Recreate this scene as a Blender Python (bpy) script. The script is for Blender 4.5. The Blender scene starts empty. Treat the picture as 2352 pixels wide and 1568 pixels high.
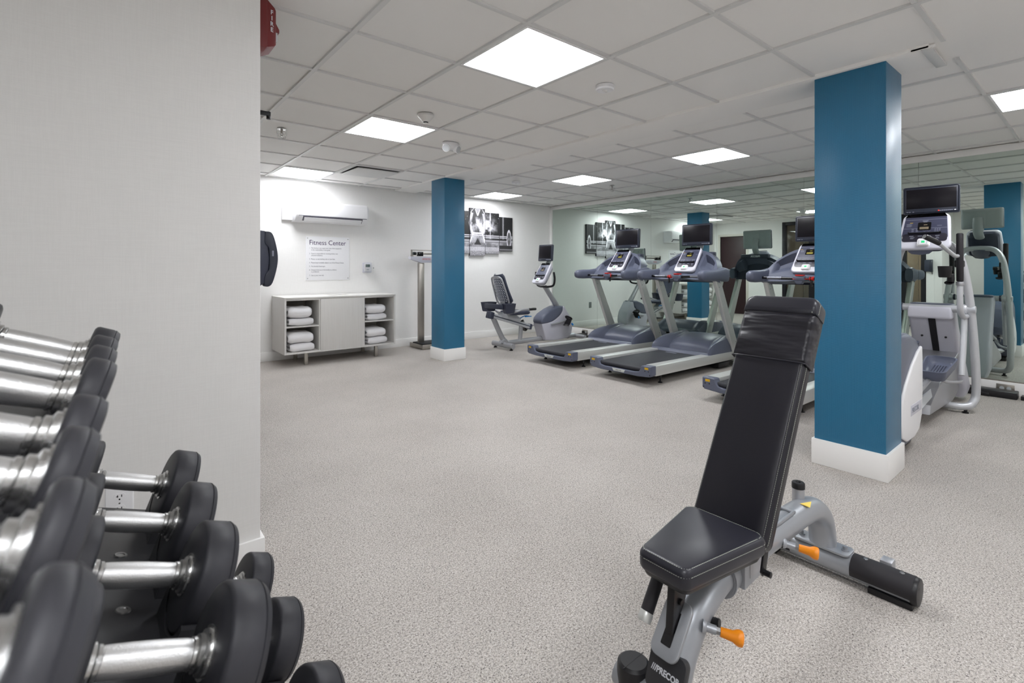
import bpy, bmesh, math, random
from mathutils import Vector, Matrix, noise
random.seed(7)
PI = math.pi
sc = bpy.context.scene
# ------------------------------------------------------------------ camera, world, exposure
YAW = 0.685; CAMH = 1.197; CEIL = 2.364
XM = 6.587      # mirror wall
YA = 6.882      # far wall with the cabinet
XS = 0.473      # face of the side wall beyond the near corner
YN = 2.175      # near wall
cd = bpy.data.cameras.new('camera'); cam = bpy.data.objects.new('camera', cd)
sc.collection.objects.link(cam); sc.camera = cam
cam.location = (0, 0, CAMH); cam.rotation_euler = (PI/2, 0, -YAW)
cd.sensor_width = 36.0; cd.lens = 1135.13/2352*36.0
cd.shift_x = 0.0; cd.shift_y = -(784-614.85)/2352
cd.clip_start = 0.02; cd.clip_end = 60
cd.dof.use_dof = True; cd.dof.focus_distance = 3.0; cd.dof.aperture_fstop = 5.6
w = bpy.data.worlds.new('world'); sc.world = w; w.use_nodes = True
w.node_tree.nodes['Background'].inputs[0].default_value = (0.8, 0.85, 0.9, 1)
w.node_tree.nodes['Background'].inputs[1].default_value = 0.05
sc.view_settings.view_transform = 'Standard'
try: sc.view_settings.look = 'None'
except Exception: pass
sc.view_settings.gamma = 1.0
sc.view_settings.use_curve_mapping = False
sc.view_settings.exposure = 1.73
PANEL = 7.0     # strength of the ceiling light panels
try:
    sc.cycles.max_bounces = 10; sc.cycles.diffuse_bounces = 6; sc.cycles.glossy_bounces = 6
    sc.cycles.caustics_reflective = True; sc.cycles.caustics_refractive = False
    sc.cycles.sample_clamp_indirect = 6.0
except Exception: pass

# ------------------------------------------------------------------ materials
def s2l(c):
    return tuple(((v/255)/12.92 if v/255 <= 0.04045 else ((v/255+0.055)/1.055)**2.4) for v in c)
def mat(name, rgb, rough=0.5, metal=0.0, spec=0.5, coat=0.0, emit=None, es=0.0, lin=False, trans=0.0, ior=1.45):
    m = bpy.data.materials.new(name); m.use_nodes = True
    b = m.node_tree.nodes['Principled BSDF']
    c = rgb if lin else s2l(rgb)
    b.inputs['Base Color'].default_value = (*c, 1)
    b.inputs['Roughness'].default_value = rough
    b.inputs['Metallic'].default_value = metal
    b.inputs['Specular IOR Level'].default_value = spec
    b.inputs['Coat Weight'].default_value = coat
    b.inputs['IOR'].default_value = ior
    b.inputs['Transmission Weight'].default_value = trans
    if emit is not None:
        b.inputs['Emission Color'].default_value = (*s2l(emit), 1)
        b.inputs['Emission Strength'].default_value = es
    return m
def nt(m):
    t = m.node_tree; return t, t.nodes, t.links, t.nodes['Principled BSDF']
def texco(n, l, scale=(1,1,1), kind='Object', rot=(0,0,0)):
    tc = n.new('ShaderNodeTexCoord'); mp = n.new('ShaderNodeMapping')
    mp.inputs['Scale'].default_value = scale; mp.inputs['Rotation'].default_value = rot
    l.new(tc.outputs[kind], mp.inputs['Vector']); return mp.outputs['Vector']
def bump(m, kind='noise', scale=(1,1,1), s=50, strength=0.2, dist=0.001, detail=2, rot=(0,0,0)):
    t, n, l, b = nt(m)
    v = texco(n, l, scale, rot=rot)
    if kind == 'noise':
        x = n.new('ShaderNodeTexNoise'); x.inputs['Scale'].default_value = s; x.inputs['Detail'].default_value = detail
        out = x.outputs['Fac']
    elif kind == 'voronoi':
        x = n.new('ShaderNodeTexVoronoi'); x.inputs['Scale'].default_value = s; out = x.outputs['Distance']
    else:
        x = n.new('ShaderNodeTexWave'); x.inputs['Scale'].default_value = s; out = x.outputs['Fac']
    l.new(v, x.inputs['Vector'])
    bp = n.new('ShaderNodeBump'); bp.inputs['Strength'].default_value = strength; bp.inputs['Distance'].default_value = dist
    l.new(out, bp.inputs['Height']); 
    if b.inputs['Normal'].is_linked:
        l.new(b.inputs['Normal'].links[0].from_socket, bp.inputs['Normal'])
    l.new(bp.outputs['Normal'], b.inputs['Normal']); return m
def vary(m, c1, c2, scale=(1,1,1), s=20, detail=3, lo=0.35, hi=0.65, rough=None):
    t, n, l, b = nt(m)
    v = texco(n, l, scale)
    x = n.new('ShaderNodeTexNoise'); x.inputs['Scale'].default_value = s; x.inputs['Detail'].default_value = detail
    l.new(v, x.inputs['Vector'])
    r = n.new('ShaderNodeValToRGB'); r.color_ramp.elements[0].position = lo; r.color_ramp.elements[1].position = hi
    r.color_ramp.elements[0].color = (*s2l(c1), 1); r.color_ramp.elements[1].color = (*s2l(c2), 1)
    l.new(x.outputs['Fac'], r.inputs['Fac']); l.new(r.outputs['Color'], b.inputs['Base Color'])
    if rough:
        q = n.new('ShaderNodeMapRange'); q.inputs['To Min'].default_value = rough[0]; q.inputs['To Max'].default_value = rough[1]
        l.new(x.outputs['Fac'], q.inputs['Value']); l.new(q.outputs['Result'], b.inputs['Roughness'])
    return m
M = {}
def wallpaper(name, c1, c2):
    m = mat(name, c1, 0.75, spec=0.25)
    t, n, l, b = nt(m)
    mixn = None; outs = []
    for sca in ((14, 14, 420), (420, 420, 14)):
        v = texco(n, l, sca); x = n.new('ShaderNodeTexNoise'); x.inputs['Scale'].default_value = 1.0; x.inputs['Detail'].default_value = 2
        l.new(v, x.inputs['Vector']); outs.append(x.outputs['Fac'])
    a = n.new('ShaderNodeMath'); a.operation = 'ADD'; l.new(outs[0], a.inputs[0]); l.new(outs[1], a.inputs[1])
    r = n.new('ShaderNodeValToRGB'); r.color_ramp.elements[0].position = 0.42; r.color_ramp.elements[1].position = 0.58
    h = n.new('ShaderNodeMath'); h.operation = 'MULTIPLY'; h.inputs[1].default_value = 0.5; l.new(a.outputs[0], h.inputs[0])
    r.color_ramp.elements[0].color = (*s2l(c2), 1); r.color_ramp.elements[1].color = (*s2l(c1), 1)
    l.new(h.outputs[0], r.inputs['Fac']); l.new(r.outputs['Color'], b.inputs['Base Color'])
    bp = n.new('ShaderNodeBump'); bp.inputs['Strength'].default_value = 0.15; bp.inputs['Distance'].default_value = 0.0005
    l.new(h.outputs[0], bp.inputs['Height']); l.new(bp.outputs['Normal'], b.inputs['Normal'])
    return m
M['wall'] = wallpaper('woven_wallpaper', (236,235,233), (233,232,230))
M['paint'] = bump(mat('white_paint', (236,235,233), 0.45), s=60, strength=0.05)
M['plainwall'] = bump(mat('plain_wall_paint', (222,219,214), 0.7), s=80, strength=0.05)
def floor_mat():
    m = mat('speckled_rubber_floor', (186,180,174), 0.55, spec=0.3)
    t, n, l, b = nt(m)
    v = texco(n, l)
    def nz(s, d=2.0, sca=None, dist=0.0):
        vv = v if sca is None else texco(n, l, sca)
        x = n.new('ShaderNodeTexNoise'); x.inputs['Scale'].default_value = s; x.inputs['Detail'].default_value = d
        x.inputs['Distortion'].default_value = dist
        l.new(vv, x.inputs['Vector']); return x.outputs['Fac']
    def ramp(f, p0, c0, p1, c1):
        r = n.new('ShaderNodeValToRGB'); r.color_ramp.elements[0].position = p0; r.color_ramp.elements[1].position = p1
        r.color_ramp.elements[0].color = (*c0, 1); r.color_ramp.elements[1].color = (*c1, 1); l.new(f, r.inputs['Fac']); return r.outputs['Color']
    def mix(fac, a, bb):
        x = n.new('ShaderNodeMix'); x.data_type = 'RGBA'; l.new(fac, x.inputs[0]); l.new(a, x.inputs[6]); l.new(bb, x.inputs[7]); return x.outputs[2]
    base = ramp(nz(1.7, 4), 0.32, s2l((166,159,152)), 0.68, s2l((190,184,177)))
    mid = ramp(nz(150, 3), 0.40, s2l((132,125,118)), 0.60, s2l((206,200,194)))
    c = mix(ramp(nz(0.1, 0), 0.0, (0.55,)*3, 1.0, (0.55,)*3), base, mid)
    dk = ramp(nz(230, 1.0, None, 0.8), 0.35, (1,)*3, 0.385, (0,)*3)
    dkc = ramp(nz(3, 0), 0.3, s2l((84,78,78)), 0.7, s2l((98,90,88)))
    c = mix(dk, c, dkc)
    lt = ramp(nz(230, 1.0, (1,1.3,1), 0.5), 0.63, (0,)*3, 0.68, (1,)*3)
    ltc = ramp(nz(3, 0), 0.3, s2l((218,216,213)), 0.7, s2l((222,220,217)))
    c = mix(lt, c, ltc)
    l.new(c, b.inputs['Base Color'])
    bp = n.new('ShaderNodeBump'); bp.inputs['Strength'].default_value = 0.25; bp.inputs['Distance'].default_value = 0.0008
    l.new(nz(160, 3), bp.inputs['Height']); l.new(bp.outputs['Normal'], b.inputs['Normal'])
    return m
M['floor'] = floor_mat()
M['tile'] = bump(mat('ceiling_tile', (238,237,235), 0.9, spec=0.1), s=260, strength=0.15, dist=0.001, detail=3)
M['grid'] = mat('white_metal_grid', (216,216,215), 0.45)
M['soffit'] = bump(mat('drywall_soffit', (238,237,235), 0.8), s=120, strength=0.05)
M['panel_light'] = mat('light_panel', (255,255,255), 0.5, emit=(248,250,254), es=PANEL)
M['panel_frame'] = mat('light_frame', (235,235,235), 0.4)
def vinyl():
    m = mat('teal_textured_vinyl', (14,105,143), 0.34, spec=0.6)
    t, n, l, b = nt(m)
    v = texco(n, l)
    # diamond dimples on every vertical face: u = x+y, w = z
    sp = n.new('ShaderNodeSeparateXYZ'); l.new(v, sp.inputs[0])
    def ma(op, a, bv):
        x = n.new('ShaderNodeMath'); x.operation = op
        if hasattr(a, 'links'): l.new(a, x.inputs[0])
        else: x.inputs[0].default_value = a
        if hasattr(bv, 'links'): l.new(bv, x.inputs[1])
        else: x.inputs[1].default_value = bv
        return x.outputs[0]
    u = ma('ADD', sp.outputs[0], sp.outputs[1])
    p = ma('SINE', ma('MULTIPLY', ma('ADD', u, sp.outputs[2]), 620.0), 0.0)
    q = ma('SINE', ma('MULTIPLY', ma('SUBTRACT', u, sp.outputs[2]), 620.0), 0.0)
    h = ma('MULTIPLY', p, q)
    bp = n.new('ShaderNodeBump'); bp.inputs['Strength'].default_value = 0.55; bp.inputs['Distance'].default_value = 0.0012
    l.new(h, bp.inputs['Height'])
    bp2 = n.new('ShaderNodeBump'); bp2.inputs['Strength'].default_value = 0.35; bp2.inputs['Distance'].default_value = 0.004
    vv = texco(n, l, (22, 22, 0.25)); x = n.new('ShaderNodeTexNoise'); x.inputs['Scale'].default_value = 1.0; x.inputs['Detail'].default_value = 2
    l.new(vv, x.inputs['Vector']); l.new(x.outputs['Fac'], bp2.inputs['Height'])
    l.new(bp.outputs['Normal'], bp2.inputs['Normal']); l.new(bp2.outputs['Normal'], b.inputs['Normal'])
    return m
M['vinyl'] = vinyl(); M['vinyl'].node_tree.nodes['Principled BSDF'].inputs['Coat Weight'].default_value = 0.3; M['vinyl'].node_tree.nodes['Principled BSDF'].inputs['Coat Roughness'].default_value = 0.34
M['mirror'] = mat('mirror_glass', (214,226,219), 0.0, 1.0)
M['mirror_edge'] = mat('mirror_edge', (150,165,158), 0.3)
M['black_rubber'] = vary(bump(mat('black_rubber', (44,44,48), 0.5, spec=0.4), s=40, strength=0.08), (38,38,42), (56,56,61), s=14, detail=4, lo=0.3, hi=0.75, rough=(0.38,0.6))
M['chrome'] = vary(bump(mat('worn_chrome', (205,205,205), 0.25, 1.0), s=120, strength=0.12, dist=0.0006), (188,188,188), (216,216,215), s=30, rough=(0.18,0.36))
def knurl():
    m = mat('knurled_chrome', (216,216,216), 0.42, 1.0)
    bump(m, 'noise', s=420, strength=0.6, dist=0.0006, detail=1)
    return m
M['knurl'] = knurl()
M['rack'] = bump(mat('black_rack_paint', (48,48,51), 0.42), s=200, strength=0.08)
M['saddle'] = mat('saddle_plastic', (36,36,39), 0.45)
M['screwm'] = mat('screw_steel', (150,150,150), 0.3, 1.0)
M['silver'] = bump(mat('silver_powder_coat', (172,173,177), 0.38, 0.55), s=400, strength=0.05)
M['silver_light'] = bump(mat('light_silver_paint', (196,198,202), 0.4, 0.35), s=400, strength=0.04)
M['alu'] = mat('brushed_aluminium', (208,209,206), 0.36, 0.5)
M['bench_grey'] = bump(mat('bench_grey_coat', (160,163,168), 0.34, 0.45), s=500, strength=0.05)
M['slate'] = bump(mat('slate_plastic', (92,97,114), 0.36, spec=0.5), s=500, strength=0.06)
M['slate_dark'] = bump(mat('dark_slate_plastic', (58,62,78), 0.4), s=500, strength=0.06)
M['black'] = mat('black_plastic', (22,21,24), 0.4)
M['black_gloss'] = mat('black_gloss', (14,13,16), 0.12)
M['screen'] = mat('dark_screen', (24,22,26), 0.3, spec=0.18)
M['monitor'] = mat('monitor_shell', (48,52,64), 0.35)
M['monitor_back'] = bump(mat('monitor_back_shell', (176,182,184), 0.5), s=300, strength=0.08)
M['belt'] = bump(mat('running_belt', (40,41,47), 0.6), s=300, strength=0.2)
M['panelblue'] = mat('console_overlay', (62,64,84), 0.35)
M['paneldark'] = mat('console_lower_overlay', (40,38,50), 0.35)
M['dull_steel'] = mat('dull_steel', (120,122,130), 0.4, 0.8)
M['pearl'] = mat('pearl_plastic', (206,206,216), 0.32)
M['lilac'] = mat('pale_grey_plastic', (184,184,194), 0.36)
M['white'] = mat('white_plastic', (236,236,238), 0.35)
M['offwhite'] = mat('offwhite_plastic', (224,223,221), 0.45)
M['ink'] = mat('dark_ink', (62,46,86), 0.6)
M['inkgrey'] = mat('grey_ink', (96,94,106), 0.6)
M['printwhite'] = mat('white_print', (214,216,222), 0.5)
M['printgrey'] = mat('grey_print', (134,138,152), 0.5)
M['lcd_on'] = mat('lit_yellow_display', (120,112,40), 0.4, emit=(178,164,60), es=0.12)
M['lcd_off'] = mat('unlit_display', (128,116,96), 0.3)
M['green_led'] = mat('green_light', (20,150,100), 0.4, emit=(40,220,130), es=0.22)
M['red_led'] = mat('red_light', (230,40,30), 0.4, emit=(255,50,35), es=0.6)
M['red'] = mat('red_plastic', (206,34,26), 0.4)
M['firered'] = mat('fire_alarm_red', (116,42,44), 0.4)
M['yellow'] = mat('yellow_sticker', (214,170,30), 0.5)
M['paleyellow'] = mat('warning_yellow', (236,206,96), 0.5)
M['orange'] = mat('orange_rubber', (236,140,24), 0.38)
M['blueplastic'] = mat('blue_plastic', (30,120,190), 0.4)
M['labelgrey'] = mat('silver_label', (200,204,200), 0.35, 0.2)
def leather(name, c, strong=False):
    m = mat(name, c, 0.36, spec=0.45)
    bump(m, 'voronoi', s=700, strength=0.12, dist=0.0004)
    if strong:
        bump(m, 'noise', scale=(1.0, 0.5, 2.6), s=9, strength=0.9, dist=0.026, detail=1.8)
    else:
        bump(m, 'noise', s=9, strength=0.25, dist=0.006, detail=3)
    return m
M['leather'] = leather('black_leatherette', (25,24,32))
M['leather_seat'] = mat('satin_black_leatherette', (38,38,46), 0.33, spec=0.5)
bump(M['leather_seat'], 'voronoi', s=800, strength=0.1, dist=0.0004)
M['leather_wrinkle'] = leather('creased_leatherette', (29,28,35), True)
M['stitch'] = mat('pale_stitching', (178,182,172), 0.7)
M['grip'] = mat('foam_grip', (34,32,36), 0.6)
M['laminate'] = vary(mat('ash_grey_laminate', (214,212,208), 0.45), (211,209,205), (218,216,213), scale=(1.5,1.5,1), s=1.0, detail=3)
def woodgrain(m, vertical=True):
    t, n, l, b = nt(m)
    r = [x for x in n if x.type == 'MAPPING'][0]
    r.inputs['Scale'].default_value = (150,150,2.5) if vertical else (2.5,150,150)
    return m
woodgrain(M['laminate'])
M['laminate_top'] = mat('pale_cabinet_top', (226,224,220), 0.4)
M['cab_inside'] = mat('cabinet_interior', (176,172,164), 0.6)
M['nickel'] = mat('brushed_nickel', (165,160,152), 0.35, 0.8)
def towelm():
    m = mat('white_terry', (236,235,237), 0.95, spec=0.1)
    bump(m, 'noise', s=260, strength=0.5, dist=0.002, detail=2); bump(m, 'noise', s=22, strength=0.35, dist=0.006, detail=2)
    return m
M['towel'] = towelm()
M['steel'] = bump(mat('brushed_steel', (166,161,154), 0.33, 0.9), scale=(1,1,40), s=20, strength=0.05)
M['mat_black'] = mat('ribbed_black_mat', (30,30,32), 0.7)
M['door'] = mat('dark_wood_door', (52,32,36), 0.45)
M['frame_dark'] = mat('dark_bronze_frame', (30,28,34), 0.4)
M['doorframe'] = mat('pale_door_frame', (214,210,202), 0.5)
M['tan'] = bump(mat('tan_wallcovering', (176,156,138), 0.7), s=200, strength=0.1)
def glass():
    m = bpy.data.materials.new('clear_glass'); m.use_nodes = True
    t = m.node_tree; n = t.nodes; l = t.links
    n.remove(n['Principled BSDF']); o = [x for x in n if x.type == 'OUTPUT_MATERIAL'][0]
    g = n.new('ShaderNodeBsdfGlossy'); g.inputs['Roughness'].default_value = 0.02; g.inputs['Color'].default_value = (1,1,1,1)
    tr = n.new('ShaderNodeBsdfTransparent'); tr.inputs['Color'].default_value = (0.93,0.95,0.94,1)
    f = n.new('ShaderNodeFresnel'); f.inputs['IOR'].default_value = 1.45
    mx = n.new('ShaderNodeMixShader'); l.new(f.outputs[0], mx.inputs[0]); l.new(tr.outputs[0], mx.inputs[1]); l.new(g.outputs[0], mx.inputs[2])
    l.new(mx.outputs[0], o.inputs['Surface']); return m
M['glass'] = glass()
M['guard'] = glass(); M['guard'].name = 'clear_guard'; M['guard'].node_tree.nodes['Transparent BSDF'].inputs[0].default_value = (0.995,0.995,0.995,1)
M['clear'] = mat('clear_lens', (196,199,202), 0.25, spec=0.6)
M['concrete_cord'] = mat('black_cord', (20,20,22), 0.5)
M['carpetgrey'] = mat('grey_plate', (122,128,128), 0.5)

# ------------------------------------------------------------------ mesh builder
def TM(loc=(0,0,0), rot=(0,0,0), scale=(1,1,1)):
    return Matrix.Translation(loc) @ Matrix.Rotation(rot[2],4,'Z') @ Matrix.Rotation(rot[1],4,'Y') @ Matrix.Rotation(rot[0],4,'X') @ Matrix.Diagonal((*scale,1))
class MB:
    def __init__(self, mats=None):
        self.bm = bmesh.new(); self.mi = 0; self.X = Matrix.Identity(4)
        self.mats = mats or []
    def use(self, i): self.mi = i; return self
    def tr(self, loc=(0,0,0), rot=(0,0,0), scale=(1,1,1)):
        self.X = TM(loc, rot, scale); return self
    def _fin(self, vs, fs):
        for v in vs: v.co = self.X @ v.co
        for f in fs: f.material_index = self.mi
        if self.X.determinant() < 0: bmesh.ops.reverse_faces(self.bm, faces=fs)
    def add(self, verts, faces):
        vs = [self.bm.verts.new(v) for v in verts]; fs = []
        for f in faces:
            try: fs.append(self.bm.faces.new([vs[i] for i in f]))
            except ValueError: pass
        self._fin(vs, fs); return vs, fs
    def box(self, x0, x1, y0, y1, z0, z1, bev=0.0, seg=2):
        tb = bmesh.new()
        vv = [tb.verts.new(p) for p in ((x0,y0,z0),(x1,y0,z0),(x1,y1,z0),(x0,y1,z0),(x0,y0,z1),(x1,y0,z1),(x1,y1,z1),(x0,y1,z1))]
        for f in ((0,3,2,1),(4,5,6,7),(0,1,5,4),(1,2,6,5),(2,3,7,6),(3,0,4,7)): tb.faces.new([vv[i] for i in f])
        if bev > 0:
            bmesh.ops.bevel(tb, geom=list(tb.edges), offset=bev, segments=seg, affect='EDGES', profile=0.5, clamp_overlap=True)
        self.merge(tb); return self
    def merge(self, tb):
        tb.verts.ensure_lookup_table(); idx = {}
        vs = []; fs = []
        for v in tb.verts:
            nv = self.bm.verts.new(v.co); idx[v] = nv; vs.append(nv)
        for f in tb.faces:
            fs.append(self.bm.faces.new([idx[v] for v in f.verts]))
        tb.free(); self._fin(vs, fs)
    def loft(self, rings, cap=True, closed=True):
        n = len(rings[0]); verts = [p for r in rings for p in r]; faces = []
        for i in range(len(rings)-1):
            for j in range(n if closed else n-1):
                a = i*n+j; b = i*n+(j+1)%n
                faces.append((a, b, b+n, a+n))
        if cap and closed:
            faces.append(tuple(range(n-1,-1,-1))); faces.append(tuple((len(rings)-1)*n+k for k in range(n)))
        self.add(verts, faces); return self
    def tube(self, pts, r, n=12, ry=None, up=None, cap=True, smooth=0):
        P = [Vector(p) for p in pts]
        if smooth:
            P = crom(P, smooth)
        rr = r if isinstance(r, (list, tuple)) else [r]*len(P)
        if len(rr) != len(P):
            k = len(rr)-1; rr = [rr[min(k-1,int(i*k/(len(P)-1)))]*(1-((i*k/(len(P)-1))%1 if i < len(P)-1 else 1)) + rr[min(k,int(i*k/(len(P)-1))+1)]*((i*k/(len(P)-1))%1 if i < len(P)-1 else 1) for i in range(len(P))]
        ry = ry if ry is not None else None
        rings = []; prev = None
        for i, p in enumerate(P):
            if i == 0: t = P[1]-P[0]
            elif i == len(P)-1: t = P[-1]-P[-2]
            else: t = (P[i+1]-P[i]).normalized() + (P[i]-P[i-1]).normalized()
            t.normalize()
            if prev is None:
                u = Vector(up) if up else (Vector((0,0,1)) if abs(t.z) < 0.9 else Vector((1,0,0)))
            else: u = prev
            u = (u - t*u.dot(t)).normalized(); prev = u; s = t.cross(u)
            a = rr[i]; b = a if ry is None else (ry if not isinstance(ry,(list,tuple)) else ry[i])
            rings.append([p + u*(a*math.cos(2*PI*k/n)) + s*(b*math.sin(2*PI*k/n)) for k in range(n)])
        self.loft(rings, cap); return self
    def cyl(self, p0, p1, r, n=20, r2=None, bev=0.0):
        P0, P1 = Vector(p0), Vector(p1); d = (P1-P0); L = d.length; d.normalize()
        r2 = r if r2 is None else r2
        if bev > 0:
            prof = [(0, r-bev), (bev*0.3, r-bev*0.3), (bev, r), (L-bev, r2), (L-bev*0.3, r2-bev*0.3), (L, r2-bev)]
        else: prof = [(0, r), (L, r2)]
        self.axis(P0, d, prof, n); return self
    def axis(self, P0, d, prof, n=24, cap=True):
        P0 = Vector(P0); d = Vector(d).normalized()
        u = Vector((0,0,1)) if abs(d.z) < 0.9 else Vector((1,0,0))
        u = (u-d*u.dot(d)).normalized(); s = d.cross(u)
        self.loft([[P0+d*a+u*(r*math.cos(2*PI*k/n))+s*(r*math.sin(2*PI*k/n)) for k in range(n)] for a, r in prof], cap); return self
    def sph(self, c, r, n=16, sx=1, sy=1, sz=1):
        tb = bmesh.new(); bmesh.ops.create_uvsphere(tb, u_segments=n, v_segments=max(6,n//2), radius=r)
        for v in tb.verts: v.co = Vector((v.co.x*sx+c[0], v.co.y*sy+c[1], v.co.z*sz+c[2]))
        self.merge(tb); return self
    def prism(self, outline, y0, y1, axis='y', bev=0.0, seg=2):
        """outline in (a,b); extruded along axis. y: (x,z); x: (y,z); z: (x,y)"""
        def P(a, b, t):
            return {'y': (a, t, b), 'x': (t, a, b), 'z': (a, b, t)}[axis]
        tb = bmesh.new()
        n = len(outline)
        v0 = [tb.verts.new(P(a, b, y0)) for a, b in outline]; v1 = [tb.verts.new(P(a, b, y1)) for a, b in outline]
        tb.faces.new(v0[::-1]); tb.faces.new(v1)
        for i in range(n): tb.faces.new((v0[i], v0[(i+1)%n], v1[(i+1)%n], v1[i]))
        bmesh.ops.recalc_face_normals(tb, faces=list(tb.faces))
        if bev > 0:
            ed = [e for e in tb.edges if (e.verts[0] in v0 and e.verts[1] in v0) or (e.verts[0] in v1 and e.verts[1] in v1)]
            bmesh.ops.bevel(tb, geom=ed, offset=bev, segments=seg, affect='EDGES', profile=0.5, clamp_overlap=True)
        self.merge(tb); return self
    def grid(self, fn, nu, nv, thick=None):
        """fn(u,v)->point, u,v in 0..1; thick: vector offset for a closed slab"""
        V = [Vector(fn(i/nu, j/nv)) for j in range(nv+1) for i in range(nu+1)]
        F = [(j*(nu+1)+i, j*(nu+1)+i+1, (j+1)*(nu+1)+i+1, (j+1)*(nu+1)+i) for j in range(nv) for i in range(nu)]
        if thick is not None:
            o = len(V); V += [v+Vector(thick) for v in V]
            F += [tuple(o+k for k in reversed(f)) for f in F[:nu*nv]]
            W = nu+1
            for i in range(nu):
                F.append((i+1, i, o+i, o+i+1)); a = nv*W+i; F.append((a, a+1, o+a+1, o+a))
            for j in range(nv):
                a = j*W; F.append((a, a+W, o+a+W, o+a)); a = j*W+nu; F.append((a+W, a, o+a, o+a+W))
        self.add(V, F); return self
    def build(self, name, mats, parent=None, loc=None, rot=None, angle=35, recalc=True):
        if not isinstance(mats, (list, tuple)): mats = [mats]
        if recalc: bmesh.ops.recalc_face_normals(self.bm, faces=list(self.bm.faces))
        me = bpy.data.meshes.new(name); self.bm.to_mesh(me); self.bm.free()
        for m in mats: me.materials.append(M[m] if isinstance(m, str) else m)
        for p in me.polygons: p.use_smooth = True
        try: me.set_sharp_from_angle(angle=math.radians(angle))
        except Exception: pass
        o = bpy.data.objects.new(name, me); sc.collection.objects.link(o)
        if parent: o.parent = parent
        if loc: o.location = loc
        if rot: o.rotation_euler = rot
        return o
def crom(P, k):
    out = []
    for i in range(len(P)-1):
        p0 = P[max(0,i-1)]; p1 = P[i]; p2 = P[i+1]; p3 = P[min(len(P)-1,i+2)]
        for j in range(k):
            t = j/k
            out.append(0.5*((2*p1)+(-p0+p2)*t+(2*p0-5*p1+4*p2-p3)*t*t+(-p0+3*p1-3*p2+p3)*t**3))
    out.append(P[-1]); return out
def rrect(w, h, r, n=5, cx=0, cy=0):
    r = min(r, w/2-1e-4, h/2-1e-4); o = []
    for (sx, sy, a0) in ((1,1,0),(-1,1,PI/2),(-1,-1,PI),(1,-1,3*PI/2)):
        for k in range(n+1):
            a = a0+PI/2*k/n; o.append((cx+sx*(w/2-r)+r*math.cos(a), cy+sy*(h/2-r)+r*math.sin(a)))
    return o
def inset_outline(o, d):
    xs = [p[0] for p in o]; ys = [p[1] for p in o]
    cx, cy = (min(xs)+max(xs))/2, (min(ys)+max(ys))/2; hx, hy = (max(xs)-min(xs))/2, (max(ys)-min(ys))/2
    kx = max(0.02, 1-d/hx); ky = max(0.02, 1-d/hy)
    return [(cx+(x-cx)*kx, cy+(y-cy)*ky) for x, y in o]
def thing(name, label, cat, loc=(0,0,0), rz=0, group=None):
    o = bpy.data.objects.new(name, None); sc.collection.objects.link(o)
    o.empty_display_size = 0.05
    o.location = loc; o.rotation_euler = (0, 0, rz); return tag(o, label, cat, group)
def tag(o, label, cat, group=None):
    o['label'] = label; o['category'] = cat
    if group: o['group'] = group
    return o
def struct(o): o['kind'] = 'structure'; return o
def copy_tree(o, parent=None):
    c = o.copy(); sc.collection.objects.link(c)
    if parent: c.parent = parent
    for ch in list(o.children): copy_tree(ch, c)
    return c
def text(name, s, size, m, parent, loc, rot, extrude=0.0003, align='LEFT', sx=1.0, spacing=1.0, shear=0.0, line=1.0, bold=0.0):
    cu = bpy.data.curves.new(name, 'FONT'); cu.body = s; cu.size = size; cu.extrude = extrude
    cu.align_x = align; cu.space_character = spacing; cu.shear = shear; cu.space_line = line; cu.offset = bold; cu.resolution_u = 3
    to = bpy.data.objects.new(name, cu); sc.collection.objects.link(to)
    dg = bpy.context.evaluated_depsgraph_get(); dg.update()
    me = bpy.data.meshes.new_from_object(to.evaluated_get(dg)); bpy.data.objects.remove(to); 
    me.materials.clear(); me.materials.append(M[m])
    o = bpy.data.objects.new(name, me); sc.collection.objects.link(o)
    o.location = loc; o.rotation_euler = rot; o.scale = (sx, 1, 1)
    if parent: o.parent = parent
    return o
# ------------------------------------------------------------------ the room
XL, YB = -0.62, -3.2
b = MB(); b.box(XL-0.1, XM+0.12, YB-0.1, YA+0.12, -0.08, 0.0); struct(b.build('floor', 'floor'))
# ceiling: tiles lying in a metal grid
XG = [0.942-0.6096*3, 0.942-0.6096*2, 0.942-0.6096, 0.942, 1.552, 2.162, 2.771, 3.985, 4.595, 5.205, 5.814, 6.424]
YG = [1.785+0.6096*k for k in range(-8, 9)]
b = MB(); b.use(0).box(XL-0.1, XM+0.12, YB-0.1, YA+0.12, CEIL+0.011, CEIL+0.08)
b.use(1)
TW = 0.0125
for x in XG:
    if x > XL: b.box(x-TW, x+TW, YB, YA, CEIL-0.001, CEIL+0.012)
segs = [(XL, 3.34), (3.68, XM)]
for y in YG:
    for x0, x1 in segs: b.box(x0, x1, y-TW*0.8, y+TW*0.8, CEIL, CEIL+0.012)
for x0, x1 in segs:
    b.box(x0, x1, YA-0.022, YA, CEIL-0.0005, CEIL+0.012)
ceil = struct(b.build('ceiling', ['tile', 'grid']))
b = MB(); b.box(3.338, 3.685, 0.627, YA, CEIL-0.010, CEIL+0.02, 0.001)
b.box(3.338, 3.352, 0.60, 0.70, CEIL-0.012, CEIL+0.0)
struct(b.build('trim_1', 'soffit'))
o = MB().box(3.34, 3.70, 0.612, 0.66, CEIL-0.016, CEIL-0.004, 0.002).build('trim_2', 'grid'); struct(o)
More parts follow.
